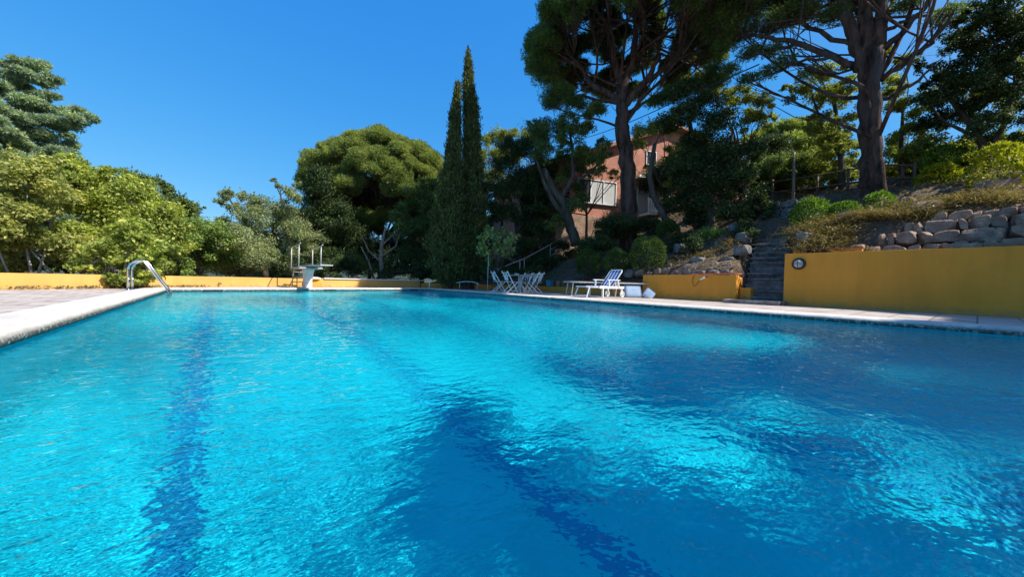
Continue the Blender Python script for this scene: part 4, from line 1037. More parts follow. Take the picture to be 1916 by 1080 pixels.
tree('bush', 'tall olive green bush in the middle of the left hedge with pale bare twigs', 'bush', 17.2, (190, 518),
     [(130, 340, 45, 35), (185, 355, 50, 38), (240, 380, 50, 38), (150, 400, 60, 45), (220, 430, 60, 45), (285, 400, 38, 35), (170, 460, 60, 40), (300, 450, 45, 42), (205, 330, 22, 14), (120, 305, 25, 14), (260, 480, 50, 35), (255, 345, 25, 16), (320, 415, 30, 30)],
     'fig', .115, 1.7, grow=1.3, trunk=.07, bark='pale_bark', clump=.34, twigs=1., stems=[[(180, 520, 4), (170, 440, 3), (140, 360, 2)], [(210, 520, 4), (240, 440, 3), (260, 370, 2)], [(240, 520, 3.5), (290, 450, 3), (310, 400, 1.6)], [(150, 520, 3), (200, 450, 2.5), (200, 380, 1.5)]])
tree('fig_tree', 'bright green fig branches hanging over the low wall beside the pool ladder', 'tree', 15.0, (225, 520),
     [(225, 450, 38, 28), (185, 480, 35, 28), (265, 470, 40, 30), (215, 505, 42, 18), (290, 492, 30, 20), (240, 520, 26, 12), (200, 522, 22, 8), (310, 465, 25, 22), (255, 430, 30, 20), (275, 515, 22, 10), (155, 500, 25, 18), (228, 528, 34, 12, -.35), (200, 526, 24, 11, -.3), (262, 524, 20, 10, -.3)],
     'fig', .135, 1.3, trunk=.05, bark='pale_bark', clump=.36, asp=.75, twigs=.9, stems=[[(228, 522, 3.5), (240, 470, 2.5), (262, 430, 1.6)], [(225, 522, 3), (200, 480, 2.4), (180, 450, 1.5)], [(235, 522, 3), (275, 490, 2.2), (305, 455, 1.4)]])
tree('oak_tree', 'dark round-topped oak showing above the left hedge', 'tree', 29, (285, 500),
     [(250, 338, 28, 18), (228, 352, 22, 16), (290, 350, 30, 20), (325, 372, 28, 18), (350, 385, 20, 12), (372, 388, 12, 6), (300, 390, 60, 25), (345, 405, 30, 18), (250, 400, 60, 40), (360, 408, 14, 8)],
     'oak', .13, 1.1, trunk=.2)
tree('bush', 'pale green shrub mass between the ladder and the left grey oak, nearest the ladder', 'bush', 21, (375, 520),
     [(340, 445, 35, 30), (380, 450, 40, 32), (365, 490, 50, 30), (330, 500, 30, 22), (410, 480, 35, 30), (395, 430, 25, 14), (350, 425, 22, 12), (320, 470, 22, 25)],
     'green', .11, 1.5, trunk=.06, clump=.34, grow=1.3)
tree('bush', 'grey-green rounded shrub left of the diving tower', 'bush', 22, (450, 520),
     [(430, 450, 38, 28), (470, 465, 35, 30), (450, 495, 45, 24), (495, 490, 25, 26), (410, 435, 22, 12), (420, 505, 20, 14)],
     'oakgrey', .11, 1.5, trunk=.06, clump=.34, grow=1.3)
tree('oak_tree', 'grey-green oak with thin bare top twigs behind the left of the diving tower', 'tree', 25, (497, 520),
     [(425, 368, 17, 14), (412, 382, 12, 10), (460, 372, 17, 12), (478, 378, 12, 10), (440, 392, 14, 12), (475, 415, 36, 24), (500, 395, 34, 22), (545, 372, 20, 20), (522, 352, 9, 8), (512, 338, 6, 5), (555, 350, 10, 8), (535, 410, 30, 30), (510, 440, 45, 30), (560, 440, 35, 28), (590, 450, 20, 14), (560, 470, 30, 16), (490, 465, 30, 20), (425, 420, 20, 12)],
     'oakgrey', .11, .95, trunk=.18, stems=[[(498, 522, 7), (495, 480, 6), (510, 440, 5), (530, 390, 3)], [(495, 480, 5), (470, 430, 4), (440, 390, 2.4), (423, 362, 1.2)], [(530, 400, 3), (525, 365, 1.6), (512, 336, .8)]], clump=.36)
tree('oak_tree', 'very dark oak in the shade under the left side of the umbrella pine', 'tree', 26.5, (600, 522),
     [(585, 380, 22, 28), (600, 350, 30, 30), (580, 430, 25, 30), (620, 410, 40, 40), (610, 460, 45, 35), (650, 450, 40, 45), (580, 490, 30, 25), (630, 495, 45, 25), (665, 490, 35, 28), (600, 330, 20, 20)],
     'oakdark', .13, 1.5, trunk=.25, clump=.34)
tree('oak_tree', 'dark leafy oak between the umbrella pine trunk and the cypresses', 'tree', 24, (790, 522),
     [(775, 360, 26, 20), (800, 345, 18, 14), (790, 400, 35, 30), (765, 430, 28, 30), (800, 450, 35, 35), (780, 490, 35, 30), (820, 400, 25, 40), (815, 490, 30, 30), (750, 395, 16, 14)],
     'oak', .13, 1.2, trunk=.2, clump=.34)
# central umbrella pine: lobes over a dome, bare spreading limbs inside
def umbrella(name, label, r, cx, cy, rx, ry, base, stems, mat, nl, size, dens, seed, lobe=.23, low=-.12, bark='pine_bark', extra=(), exd=.5):
    rs = np.random.RandomState(seed); bl = []
    t0 = pb_(cx, cy, rx, ry, r); C0, RH, RV = t0
    k = 0
    i = 0
    while k < nl:
        z = 1-(1-low)*(i+.5)/nl; a = i*2.39996+rs.uniform(-.3, .3); i += 1; k += 1
        q = np.array([cos(a)*(1-max(z, 0)**2)**.5 if z > 0 else cos(a)*(1+z*.3), sin(a)*(1-max(z, 0)**2)**.5 if z > 0 else sin(a)*(1+z*.3), z])
        s = rs.uniform(.86, 1.04)
        bl.append((C0+q*np.array([RH, RH, RV])*s*np.array([.86, .86, .84]), RH*lobe*rs.uniform(.8, 1.25), RH*lobe*.62*rs.uniform(.8, 1.2)))
    nb = len(bl)
    for q in extra: bl.append(pb_(q[0], q[1], q[2], q[3], r+(q[4] if len(q) > 4 else 0)))
    P = gp(base[0], base[1], r); g0 = np.array([P[0], P[1], min(P[2], ht(P[0], P[1]))-.1])
    e = empty(name, g0, 0, label, 'tree')
    V, Fq, cl = crown(bl[:nb], size, dens, rs, 'needle', .36, .8, .45, ns=24)
    if len(bl) > nb:
        V2, F2, c2 = crown(bl[nb:], size, dens*exd, rs, 'needle', .36, .8, .2, ns=26); V = np.concatenate([V, V2]); Fq = np.arange(len(V)).reshape(-1, 4)
    arr_mesh('crown', V, Fq, M[mat], e, world=True)
    mb = MB(); starts = []
    for st in stems:
        pts = []; rad = []
        for q in st:
            c, rh, rv = pb_(q[0], q[1], q[2], q[2], r+(q[3] if len(q) > 3 else 0)); pts.append(c); rad.append(rh)
        if st is stems[0]: pts[0] = np.array([pts[0][0], pts[0][1], g0[2]])
        pp = []; rr_ = []
        for k in range(len(pts)-1):
            for s in range(5):
                u = s/5; pp.append(pts[k]*(1-u)+pts[k+1]*u+rs.normal(0, max(rad[k]*.10, .045), 3)*(s > 0)); rr_.append((rad[k]*(1-u)+rad[k+1]*u)*rs.uniform(.93, 1.07))
        pp.append(pts[-1]); rr_.append(rad[-1]); mb.tube(pp, rr_, 14)
        starts += [(pts[j], rad[j]) for j in range(max(1, len(pts)-3), len(pts))]
    for c, rh, rv in bl:
        s0, r0 = starts[rs.randint(len(starts))] if rs.rand() < .35 else min(starts, key=lambda s_: np.linalg.norm(s_[0]-c))
        Pq = wob(s0, c-np.array([0, 0, rv*.4]), 6, .05, rs, .06); r1 = min(r0*.55, .03+.009*np.linalg.norm(s0-c), .10)
        mb.tube(Pq, list(np.linspace(r1, .022, 7)), 6)
        for k in range(9):
            q = Pq[rs.randint(2, 7)]; tip = c+unit(rs.normal(0, 1, 3))*np.array([rh, rh, rv])*.8
            mb.tube(wob(q, tip, 3, .06, rs), [.022, .016, .011, .006], 4, False)
    mb.build('trunk', M[bark], e, world=True)
    return e
umbrella('umbrella_pine', 'broad domed umbrella pine with a sunlit lumpy crown left of the cypresses', 30, 716, 350, 152, 94, (712, 520),
         [[(716, 522, 8), (712, 480, 7), (722, 440, 6), (700, 400, 5)], [(722, 445, 5), (760, 400, 4), (790, 360, 3)], [(712, 440, 5), (670, 400, 4), (630, 370, 3)], [(716, 470, 4, -1), (748, 440, 3, -1), (756, 410, 2, -1)]],
         'pine', 130, .10, 1.7, 9, lobe=.14, low=-.42, extra=[(640, 400, 34, 20), (690, 412, 34, 18, -1), (735, 408, 34, 18, -1), (780, 398, 28, 20), (605, 400, 28, 26), (715, 395, 40, 16, 2)], exd=.9)
tree('dead_tree', 'bare pale branching tree in front of the umbrella pine trunk', 'tree', 23.5, (716, 522), [(735, 445, 14, 10), (705, 450, 12, 9), (757, 425, 12, 8)],
     'oakgrey', .08, .12, trunk=.12, bark='twig', twigs=1., stems=[[(717, 524, 5.5), (713, 490, 4.5), (714, 460, 3.5), (722, 425, 2)], [(714, 480, 3), (740, 462, 2.2), (752, 430, 1.5)], [(713, 490, 3), (690, 470, 2), (678, 445, 1)], [(714, 460, 2.5), (735, 440, 1.6), (760, 432, 1)], [(700, 524, 3), (690, 490, 2.2), (676, 462, 1.3)]])
tree('bush', 'dark undergrowth bush behind the white wall cap', 'bush', 22.5, (670, 526), [(650, 505, 25, 18), (610, 508, 30, 18), (560, 505, 25, 20), (760, 505, 28, 22), (740, 490, 16, 16), (800, 510, 26, 18), (530, 500, 20, 20), (770, 514, 26, 12), (815, 516, 26, 12), (735, 514, 22, 12)],
     'oakdark', .11, 1.1, trunk=.04)

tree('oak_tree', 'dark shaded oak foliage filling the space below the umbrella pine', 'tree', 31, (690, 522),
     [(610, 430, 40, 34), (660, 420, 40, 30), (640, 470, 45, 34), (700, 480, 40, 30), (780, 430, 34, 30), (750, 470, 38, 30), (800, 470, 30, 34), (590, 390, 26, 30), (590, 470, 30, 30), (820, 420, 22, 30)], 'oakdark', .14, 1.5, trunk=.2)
tree('bush', 'tangled bush low behind the springboard', 'bush', 24.5, (640, 524), [(620, 490, 34, 24), (660, 500, 34, 22), (580, 500, 26, 22), (700, 508, 24, 14)], 'oak', .11, 1.2, trunk=.04)
for i, (x0, x1, r, lb) in enumerate(((-60, 60, 18.5, 'shaded low shrubs right behind the low wall at the far left'), (60, 190, 18.5, 'shaded low shrubs behind the low wall under the tall olive bush'), (190, 330, 19, 'shaded low shrubs behind the low wall by the pool ladder'))):
    rs = np.random.RandomState(400+i)
    tree('bush', lb, 'bush', r, ((x0+x1)/2, 520), rnd_blobs(x0, 470, x1, 510, 9, 30, 20, rs), 'oak', .11, 1.1, trunk=.03, clump=.36)
# --- cypresses
def cypress(label, r, base, prof, seed, mat='cypress'):
    """prof: (py, centre px, half width px) from bottom to top"""
    rs = np.random.RandomState(seed); P = gp(base[0], base[1], r); g0 = np.array([P[0], P[1], ht(P[0], P[1])-.05])
    e = empty('cypress_tree', g0, 0, label, 'tree', 'cypresses'); Vs = []; pts = []
    for k in range(len(prof)-1):
        y0, x0, w0 = prof[k]; y1, x1, w1 = prof[k+1]; n = int(abs(y0-y1)/3.2)
        for i in range(n):
            u = i/n; y = y0+(y1-y0)*u; c, rh, rv = pb_(x0+(x1-x0)*u, y, w0+(w1-w0)*u, 4, r)
            pts.append(c)
            m_ = max(3, int(9+16*rh/.8))
            a = rs.uniform(0, 2*pi, m_); rr = rh*rs.uniform(.72, 1.1, m_)*(1+.13*np.sin(3*a+y*.11)+.10*np.sin(5*a-y*.23+1))*np.where(rs.rand(m_) < .06, 1.35, 1)
            S = c+np.stack([np.cos(a)*rr, np.sin(a)*rr, rs.normal(0, .10, m_)], 1)
            q = 26; idx_ = np.repeat(np.arange(m_), q)
            off = rs.normal(0, 1, (len(idx_), 3))*np.array([.06+.05*rh, .06+.05*rh, .15])
            out = np.stack([np.cos(a), np.sin(a), np.zeros(m_)], 1)[idx_]
            Pt = S[idx_]+off-out*.05
            Vs.append(needle_tris(Pt, unit(np.array([0, 0, 1.])+out*.35), rs.uniform(.10, .2, len(Pt)), rs, 1, .3, .17))
    V = np.concatenate(Vs); arr_mesh('crown', V, np.arange(len(V)).reshape(-1, 4), M[mat], e, world=True)
    mb = MB(); mb.tube([tuple(g0)]+[tuple(p) for p in pts[::6]], list(np.linspace(.17, .02, len(pts[::6])+1)), 8); mb.build('trunk', M['bark'], e, world=True)
cypress('tallest dark cypress with a narrow pointed top beside the umbrella pine', 20.2, (885, 527), [(524, 884, 13), (500, 885, 23), (450, 885, 24), (380, 885, 22), (320, 883, 17), (280, 883, 13), (250, 883, 13.5), (230, 882, 11), (200, 880, 11.5), (180, 878, 9), (150, 877, 7), (120, 876, 3.5), (103, 876, 1.)], 31)
cypress('second shorter cypress standing against the left side of the tallest one', 19.6, (845, 528), [(526, 843, 18), (500, 840, 30), (450, 838, 30), (400, 841, 26), (340, 845, 17), (300, 848, 13), (260, 850, 10), (230, 851, 9), (195, 854, 5), (162, 857, 1.)], 32)

# --- middle: oaks before the house
tree('oak_tree', 'pale sunlit oak behind the right side of the cypresses', 'tree', 28, (940, 500),
     [(930, 262, 24, 18), (955, 255, 20, 14), (915, 300, 26, 24), (950, 300, 30, 24), (925, 345, 30, 24), (990, 262, 24, 14), (905, 265, 10, 12), (1010, 245, 16, 12)], 'oakgold', .12, 1., trunk=.2)
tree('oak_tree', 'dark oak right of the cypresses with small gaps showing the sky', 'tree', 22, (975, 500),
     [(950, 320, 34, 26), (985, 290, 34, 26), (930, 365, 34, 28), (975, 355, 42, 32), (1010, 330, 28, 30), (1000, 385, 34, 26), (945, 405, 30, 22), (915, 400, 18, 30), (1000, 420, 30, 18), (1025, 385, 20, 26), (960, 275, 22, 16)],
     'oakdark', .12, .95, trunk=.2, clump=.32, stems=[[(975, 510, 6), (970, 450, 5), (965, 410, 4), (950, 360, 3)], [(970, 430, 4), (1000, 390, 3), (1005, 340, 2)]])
tree('oak_tree', 'oak with bare twisted limbs crossing in front of the brick house', 'tree', 20, (1075, 450),
     [(1005, 262, 26, 24), (1040, 240, 28, 22), (1070, 255, 26, 22), (1095, 243, 18, 16), (1020, 290, 24, 18), (1085, 285, 16, 14), (1060, 225, 20, 12), (1110, 300, 16, 14), (1000, 235, 14, 10), (1128, 288, 14, 16), (1075, 390, 18, 14), (1090, 372, 14, 10), (1048, 345, 14, 14), (1040, 420, 16, 16), (1125, 320, 12, 10)],
     'oak', .11, .95, trunk=.2, clump=.34, twigs=.8, stems=[[(1078, 460, 10), (1066, 420, 9), (1056, 380, 7), (1030, 345, 6), (1018, 315, 4)], [(1060, 400, 6), (1050, 370, 5), (1072, 330, 4), (1072, 290, 3), (1066, 240, 2)], [(1066, 420, 7), (1040, 385, 5), (1022, 350, 4), (1004, 300, 2)], [(1085, 335, 3), (1105, 322, 2.4), (1125, 300, 1.6)]])
tree('oak_tree', 'leafy oak low in front of the left corner of the house', 'tree', 21.5, (1010, 490),
     [(1010, 440, 30, 26), (1045, 470, 26, 20), (985, 470, 28, 24), (1030, 495, 40, 18), (1000, 400, 22, 18), (1075, 480, 22, 18), (960, 500, 24, 16)], 'oakdark', .12, 1.1, trunk=.1)
tree('leafy_shrub', 'shrub with pale broad leaves hanging above the folding chairs', 'shrub', 17, (920, 520),
     [(915, 450, 12, 18), (932, 470, 14, 12), (950, 462, 12, 12), (905, 470, 9, 14), (945, 480, 10, 8), (925, 440, 14, 12), (912, 490, 6, 6), (960, 445, 8, 8)], 'big', .20, .5, trunk=.03, asp=.8, clump=.5)
tree('bush', 'dark bush in the shade right of the tallest cypress', 'bush', 18.5, (925, 528), [(925, 505, 22, 16), (900, 520, 14, 8), (960, 512, 22, 12), (880, 524, 12, 6), (1000, 512, 22, 12)], 'oakdark', .10, .9, trunk=.03)

tree('oak_tree', 'light leafy oak close against the left part of the house front', 'tree', 22.5, (1100, 440),
     [(1080, 300, 24, 18), (1110, 330, 16, 14), (1060, 330, 16, 18), (1135, 300, 18, 16), (1150, 330, 10, 12), (1050, 300, 18, 16), (1085, 380, 18, 12), (1040, 395, 22, 26), (1130, 270, 16, 10), (1075, 355, 14, 12), (1060, 275, 14, 12), (1195, 275, 14, 12), (1085, 320, 14, 10)], 'oak', .10, .95, trunk=.10)
tree('oak_tree', 'sunlit oak close against the right part of the house front', 'tree', 21, (1245, 430),
     [(1205, 255, 26, 20), (1235, 240, 30, 22), (1262, 290, 20, 24), (1265, 340, 20, 26), (1250, 385, 18, 16)], 'oakgold', .10, .7, trunk=.12)
# --- the two big pines
umbrella('stone_pine', 'tall stone pine with a reddish trunk and dense round crown in front of the house', 19.5, 1185, 95, 212, 215, (1178, 418),
         [[(1181, 422, 18), (1176, 350, 15), (1172, 290, 14), (1164, 240, 13.5), (1163, 195, 11), (1162, 165, 9)], [(1163, 190, 7), (1110, 160, 5), (1070, 110, 3)], [(1164, 200, 8), (1210, 150, 6), (1235, 100, 4)], [(1162, 170, 8), (1150, 110, 6), (1140, 50, 4)],
          [(1163, 175, 8), (1185, 110, 6), (1190, 40, 5)], [(1164, 225, 5), (1185, 205, 4), (1220, 180, 2)], [(1163, 195, 5), (1110, 185, 3), (1055, 178, 1.5)], [(1210, 150, 6), (1270, 110, 4), (1320, 90, 2)]],
         'pinedark', 105, .085, 1.35, 14, lobe=.14, low=-.05, extra=[(1045, 178, 34, 20), (1075, 195, 26, 12), (1030, 195, 16, 10), (1115, 205, 22, 10, -1), (1275, 175, 40, 18), (1330, 150, 40, 22), (1230, 190, 22, 12), (1010, 130, 34, 26), (1000, 90, 30, 30), (1100, 215, 14, 8)])
umbrella('stone_pine', 'huge double stemmed pine with bare spreading branches on the slope at the right', 18.2, 1590, -95, 330, 190, (1628, 372),
         [[(1630, 378, 24), (1625, 330, 19), (1621, 260, 17), (1622, 180, 17), (1626, 110, 17)], [(1648, 372, 14, -.6), (1646, 330, 11, -.6), (1642, 260, 10, -.6), (1638, 180, 11, -.6), (1641, 90, 13, -.4)],
          [(1620, 130, 16), (1600, 85, 14), (1578, 20, 12), (1560, -60, 9)], [(1630, 110, 16), (1622, 40, 14), (1612, -40, 11)], [(1643, 90, 15), (1650, 20, 12), (1665, -60, 9)],
          [(1620, 130, 9), (1560, 105, 7), (1490, 80, 6), (1430, 68, 4), (1370, 55, .8)], [(1648, 95, 9), (1695, 55, 7), (1730, 15, 6), (1755, -50, 4)], [(1648, 150, 7), (1700, 110, 6), (1745, 80, 5), (1790, 10, 3)],
          [(1650, 185, 5), (1720, 150, 4), (1770, 100, .5)], [(1490, 80, 4), (1420, 100, 3), (1360, 118, .4)], [(1560, 105, 4), (1480, 120, 3), (1400, 155, .4)], [(1600, 85, 6), (1500, 40, 4), (1400, 20, .6)], [(1640, 60, 5), (1720, 30, 4), (1800, 20, .6)]],
         'pinedark', 70, .085, 1.0, 15, lobe=.14, low=-.02, extra=[(1385, 60, 46, 14), (1440, 45, 50, 14), (1500, 20, 50, 16), (1400, 100, 34, 8), (1450, 92, 30, 7), (1380, 20, 50, 18), (1350, 90, 26, 12), (1560, 30, 40, 12), (1700, 10, 40, 12), (1770, 25, 40, 12), (1330, 40, 40, 30), (1470, 115, 26, 6), (1370, 130, 24, 6), (1400, 150, 28, 7), (1440, 135, 30, 7)], exd=.4)

# --- oaks right of the house
tree('oak_tree', 'wide dark oak right of the tall stone pine with a leaning trunk', 'tree', 18.5, (1255, 425),
     [(1240, 235, 22, 18), (1280, 220, 34, 24), (1320, 200, 34, 24), (1290, 170, 24, 18), (1350, 240, 40, 28), (1300, 280, 40, 28), (1345, 310, 50, 34), (1300, 340, 45, 32), (1270, 385, 30, 26), (1330, 385, 45, 34), (1390, 350, 42, 36), (1280, 310, 30, 20), (1400, 290, 30, 24), (1370, 410, 36, 24), (1310, 420, 34, 20), (1420, 390, 26, 26)],
     'oakdark', .115, 1.05, trunk=.25, clump=.33, stems=[[(1262, 432, 8), (1240, 400, 7), (1222, 365, 6), (1215, 330, 5), (1225, 270, 4)], [(1330, 440, 10), (1325, 380, 8), (1310, 310, 6), (1290, 230, 4)], [(1325, 380, 6), (1360, 320, 5), (1370, 250, 3)]])
tree('oak_tree', 'sunlit yellow-green oak above the dark oak in the middle right', 'tree', 23, (1400, 430),
     [(1330, 165, 30, 18), (1380, 200, 34, 20), (1425, 195, 26, 18), (1410, 235, 34, 20), (1350, 150, 22, 12), (1440, 225, 14, 12), (1300, 150, 20, 14), (1260, 215, 20, 14), (1375, 175, 24, 12)], 'oakgold', .12, .95, trunk=.22)
tree('oak_tree', 'light green oak directly behind the left of the double stemmed pine', 'tree', 22, (1570, 400),
     [(1520, 150, 34, 20), (1560, 130, 30, 20), (1500, 180, 24, 14), (1550, 190, 40, 26), (1590, 170, 30, 30), (1580, 240, 34, 26), (1530, 225, 26, 14), (1590, 290, 30, 26), (1475, 165, 14, 8), (1520, 260, 34, 22), (1545, 300, 34, 22), (1700, 300, 34, 24), (1665, 180, 14, 16), (1690, 120, 26, 16), (1680, 160, 30, 24), (1690, 210, 34, 28), (1660, 100, 20, 16), (1700, 260, 36, 26), (1560, 280, 24, 18)],
     'oakgold', .12, .95, trunk=.22, stems=[[(1580, 400, 8), (1575, 330, 7), (1570, 250, 5), (1560, 190, 4)], [(1575, 300, 4), (1540, 240, 3), (1520, 180, 2)], [(1690, 380, 6), (1685, 300, 5), (1690, 200, 3)]])
tree('umbrella_pine', 'distant flat-topped grey-green pine seen between the trunks', 'tree', 33, (1490, 350),
     [(1450, 255, 34, 14), (1490, 245, 34, 14), (1530, 255, 30, 16), (1470, 280, 40, 16), (1520, 285, 36, 16), (1435, 285, 24, 14), (1560, 270, 24, 18), (1410, 270, 22, 16)], 'pine', .17, 2.2, 'needle', .2, bark='pine_bark', clump=.4)
tree('oak_tree', 'large dark oak spreading over the upper right corner', 'tree', 20.5, (1840, 350),
     [(1790, 110, 50, 30), (1850, 60, 60, 36), (1900, 110, 50, 40), (1820, 170, 50, 36), (1760, 160, 34, 24), (1890, 190, 50, 36), (1780, 220, 44, 26), (1850, 240, 44, 28), (1930, 250, 40, 50), (1730, 190, 24, 18), (1740, 235, 30, 18), (1880, 20, 60, 30), (1780, 50, 30, 16), (1950, 60, 60, 60), (1810, 25, 26, 14), (1720, 130, 16, 10), (1800, 75, 34, 20), (1860, 130, 44, 26), (1765, 195, 34, 18), (1830, 205, 40, 24), (1900, 150, 40, 30), (1820, 110, 40, 26), (1880, 70, 50, 30), (1790, 150, 34, 22)],
     'oakdark', .105, 1.0, trunk=.25, clump=.33, stems=[[(1850, 350, 12), (1845, 290, 10), (1830, 250, 8), (1790, 200, 6), (1760, 160, 4)], [(1845, 290, 8), (1880, 230, 7), (1900, 150, 5), (1890, 80, 3)], [(1835, 260, 6), (1770, 230, 4), (1740, 200, 2)], [(1900, 330, 8), (1930, 250, 7), (1940, 160, 5)]])
tree('oak_tree', 'golden sunlit oak foliage behind the large dark oak at the right', 'tree', 22, (1780, 380),
     [(1740, 280, 40, 26), (1800, 290, 40, 26), (1860, 280, 44, 26), (1915, 290, 40, 30), (1710, 250, 30, 20), (1780, 180, 60, 30), (1890, 130, 60, 40), (1850, 200, 50, 40), (1940, 60, 50, 60), (1720, 300, 26, 20)], 'oakgold', .12, .9, trunk=.2)
# --- hedge-like trees closing the crest
for i, (x, y, r, n, m_, lb) in enumerate((
        (1290, 330, 27, 9, 'oakdark', 'shaded oak on the crest behind the wide dark oak'),
        (1400, 335, 26, 9, 'oakdark', 'shaded oak on the crest left of the pale bare post'),
        (1500, 335, 27, 8, 'oak', 'low oak on the crest behind the wooden fence left of the double stemmed pine'),
        (1740, 330, 24, 8, 'oak', 'low oak on the crest behind the wooden fence right of the double stemmed pine'),
        (1850, 320, 25, 9, 'oak', 'oak on the crest behind the golden shrubs'))):
    rs = np.random.RandomState(300+i)
    tree('oak_tree', lb, 'tree', r, (x, y+60), rnd_blobs(x-60, y-45, x+60, y+45, n, 36, 26, rs), m_, .13, 1.1, trunk=.18, clump=.34)
for i, (x, y, r, m_, lb) in enumerate(((600, 440, 40, 'oakdark', 'distant oak behind the dark shade left of the umbrella pine'), (860, 440, 36, 'oak', 'distant oak behind the cypresses'), (960, 450, 34, 'oakdark', 'distant oak behind the trees right of the cypresses'), (340, 470, 38, 'oak', 'distant oak behind the shrubs near the ladder'), (-40, 430, 34, 'oak', 'oak behind the bushes at the far left edge'), (150, 420, 34, 'oakdark', 'oak hidden behind the olive green bush at the left'), (480, 480, 38, 'oakgrey', 'distant oak low behind the grey oak'))):
    rs = np.random.RandomState(330+i)
    tree('oak_tree', lb, 'tree', r, (x, 520), rnd_blobs(x-55, y-20, x+55, y+60, 9, 34, 28, rs), m_, .17, 1.1, trunk=.18, clump=.34)

for i, (x0, x1, y, r, m_, lb) in enumerate(((1400, 1500, 325, 24, 'oak', 'scrub on the crest behind the pale bare post'), (1500, 1600, 315, 24, 'oakgold', 'sunlit scrub on the crest left of the double stemmed pine'), (1660, 1770, 305, 23, 'oakgold', 'sunlit scrub on the crest right of the double stemmed pine'), (1770, 1930, 290, 22, 'oak', 'scrub on the crest behind the biggest golden shrub'))):
    rs = np.random.RandomState(420+i)
    tree('bush', lb, 'bush', r, ((x0+x1)/2, y+50), rnd_blobs(x0, y-22, x1, y+25, 10, 28, 20, rs), m_, .11, 1.1, trunk=.03, clump=.36)
# --- garden shrubs
def shrub(label, name, r, px, py, rx, ry, mat, size=.05, seed=1, group=None, dens=2.2, kind='needle'):
    """a clipped dense shrub: leaf shell over lumpy ellipsoid; (px,py) = its centre"""
    rs = np.random.RandomState(seed); c, rh, rv = pb_(px, py, rx, ry, r)
    gz = ht(c[0], c[1]); e = empty(name, (c[0], c[1], min(gz, c[2]-rv)), 0, label, 'shrub', group)
    n = int(dens*4*pi*rh*rv/(size*size)*.8)
    d = unit(rs.normal(0, 1, (n, 3))); d[:, 2] = np.where(d[:, 2] < -.75, -d[:, 2], d[:, 2])
    K = unit(rs.normal(0, 1, (26, 3))); lump = np.max(d @ K.T, axis=1)
    rr = .80+.24*np.clip((lump-.75)/.25, 0, 1)+rs.normal(0, .035, n)
    P = c+d*rr[:, None]*np.array([rh, rh, rv])
    if kind == 'needle': V = needle_tris(P, unit(d+np.array([0, 0, .5])), rs.uniform(.8, 1.5, n)*size*1.6, rs, 2, .5, .16)
    else: V = leaf_quads(P, size*rs.uniform(.8, 1.5, n), rs, .5, .6, d, 1.5)
    arr_mesh('foliage', V, np.arange(len(V)).reshape(-1, 4), M[mat], e, world=True)
    mb = MB()
    for k in range(5):
        mb.tube(wob((c[0], c[1], min(gz, c[2]-rv)-.05), c+rs.normal(0, .25, 3)*np.array([rh, rh, rv]), 4, .05, rs), [.03, .025, .02, .012, .008], 5)
    mb.build('stem', M['bark'], e, world=True); return e
shrub('smallest dark ball shrub, the left one of the row behind the striped lounger', 'ball_shrub', 16.8, 1100, 492, 21, 25, 'ball', .05, 1, 'ball shrubs behind the loungers')
shrub('middle dark ball shrub of the row behind the striped lounger', 'ball_shrub', 16.0, 1157, 492, 25, 24, 'ball', .05, 2, 'ball shrubs behind the loungers')
shrub('biggest dark ball shrub, right one of the row above the ochre wall end', 'ball_shrub', 15.2, 1211, 478, 32, 34, 'ball', .05, 3, 'ball shrubs behind the loungers')
shrub('small round shrub higher up above the biggest ball shrub', 'ball_shrub', 18, 1250, 430, 20, 16, 'ball', .05, 4)
shrub('bright green mound spreading at the top right of the steps', 'mound_shrub', 16.0, 1516, 402, 36, 27, 'mound', .06, 5, 'low green mounds under the big pine')
shrub('lower bright green mound touching the one beside the steps', 'mound_shrub', 16.0, 1580, 402, 34, 20, 'mound', .06, 6, 'low green mounds under the big pine')
shrub('small green mound at the foot of the double stemmed pine', 'mound_shrub', 16.6, 1645, 378, 26, 16, 'mound', .06, 7, 'low green mounds under the big pine')
shrub('yellow-green loose shrub right of the double stemmed pine', 'golden_shrub', 19.5, 1758, 340, 44, 30, 'gold', .075, 8, 'golden shrubs on the slope', 1.6)
shrub('darker green upright part shrub just behind the yellow-green loose shrub', 'golden_shrub', 20.5, 1760, 305, 36, 28, 'mound', .075, 9, 'golden shrubs on the slope', 1.4)
shrub('biggest golden round shrub near the right edge', 'golden_shrub', 18.0, 1868, 316, 58, 42, 'gold', .07, 10, 'golden shrubs on the slope', 1.8)
shrub('green shrub at the right edge behind the biggest golden one', 'golden_shrub', 20.5, 1925, 290, 36, 34, 'mound', .07, 11, 'golden shrubs on the slope', 1.5)
for i, (x, y, rx, ry, r, lb) in enumerate(((1160, 432, 50, 26, 18.5, 'dark leafy bush at the foot of the tall stone pine'), (1215, 425, 30, 16, 19, 'dark bush right of the foot of the tall stone pine'), (1330, 450, 40, 22, 16.5, 'low green bush in the shade above the grey stone bank'), (1280, 460, 30, 22, 16.0, 'low bush between the biggest ball shrub and the stone bank'), (1390, 440, 28, 26, 17, 'shaded bush left of the upper staircase'), (1120, 460, 40, 20, 17.8, 'dark bush above the smallest ball shrub'), (1430, 395, 30, 22, 20, 'dark bush above the top of the staircase'))):
    tree('bush', lb, 'bush', r, (x, y+ry), [(x-rx*.4, y, rx*.6, ry*.8), (x+rx*.4, y+3, rx*.6, ry*.8), (x, y-ry*.3, rx*.6, ry*.7)], 'oakdark' if i != 2 else 'green', .085, 1.2, trunk=.03, clump=.36)

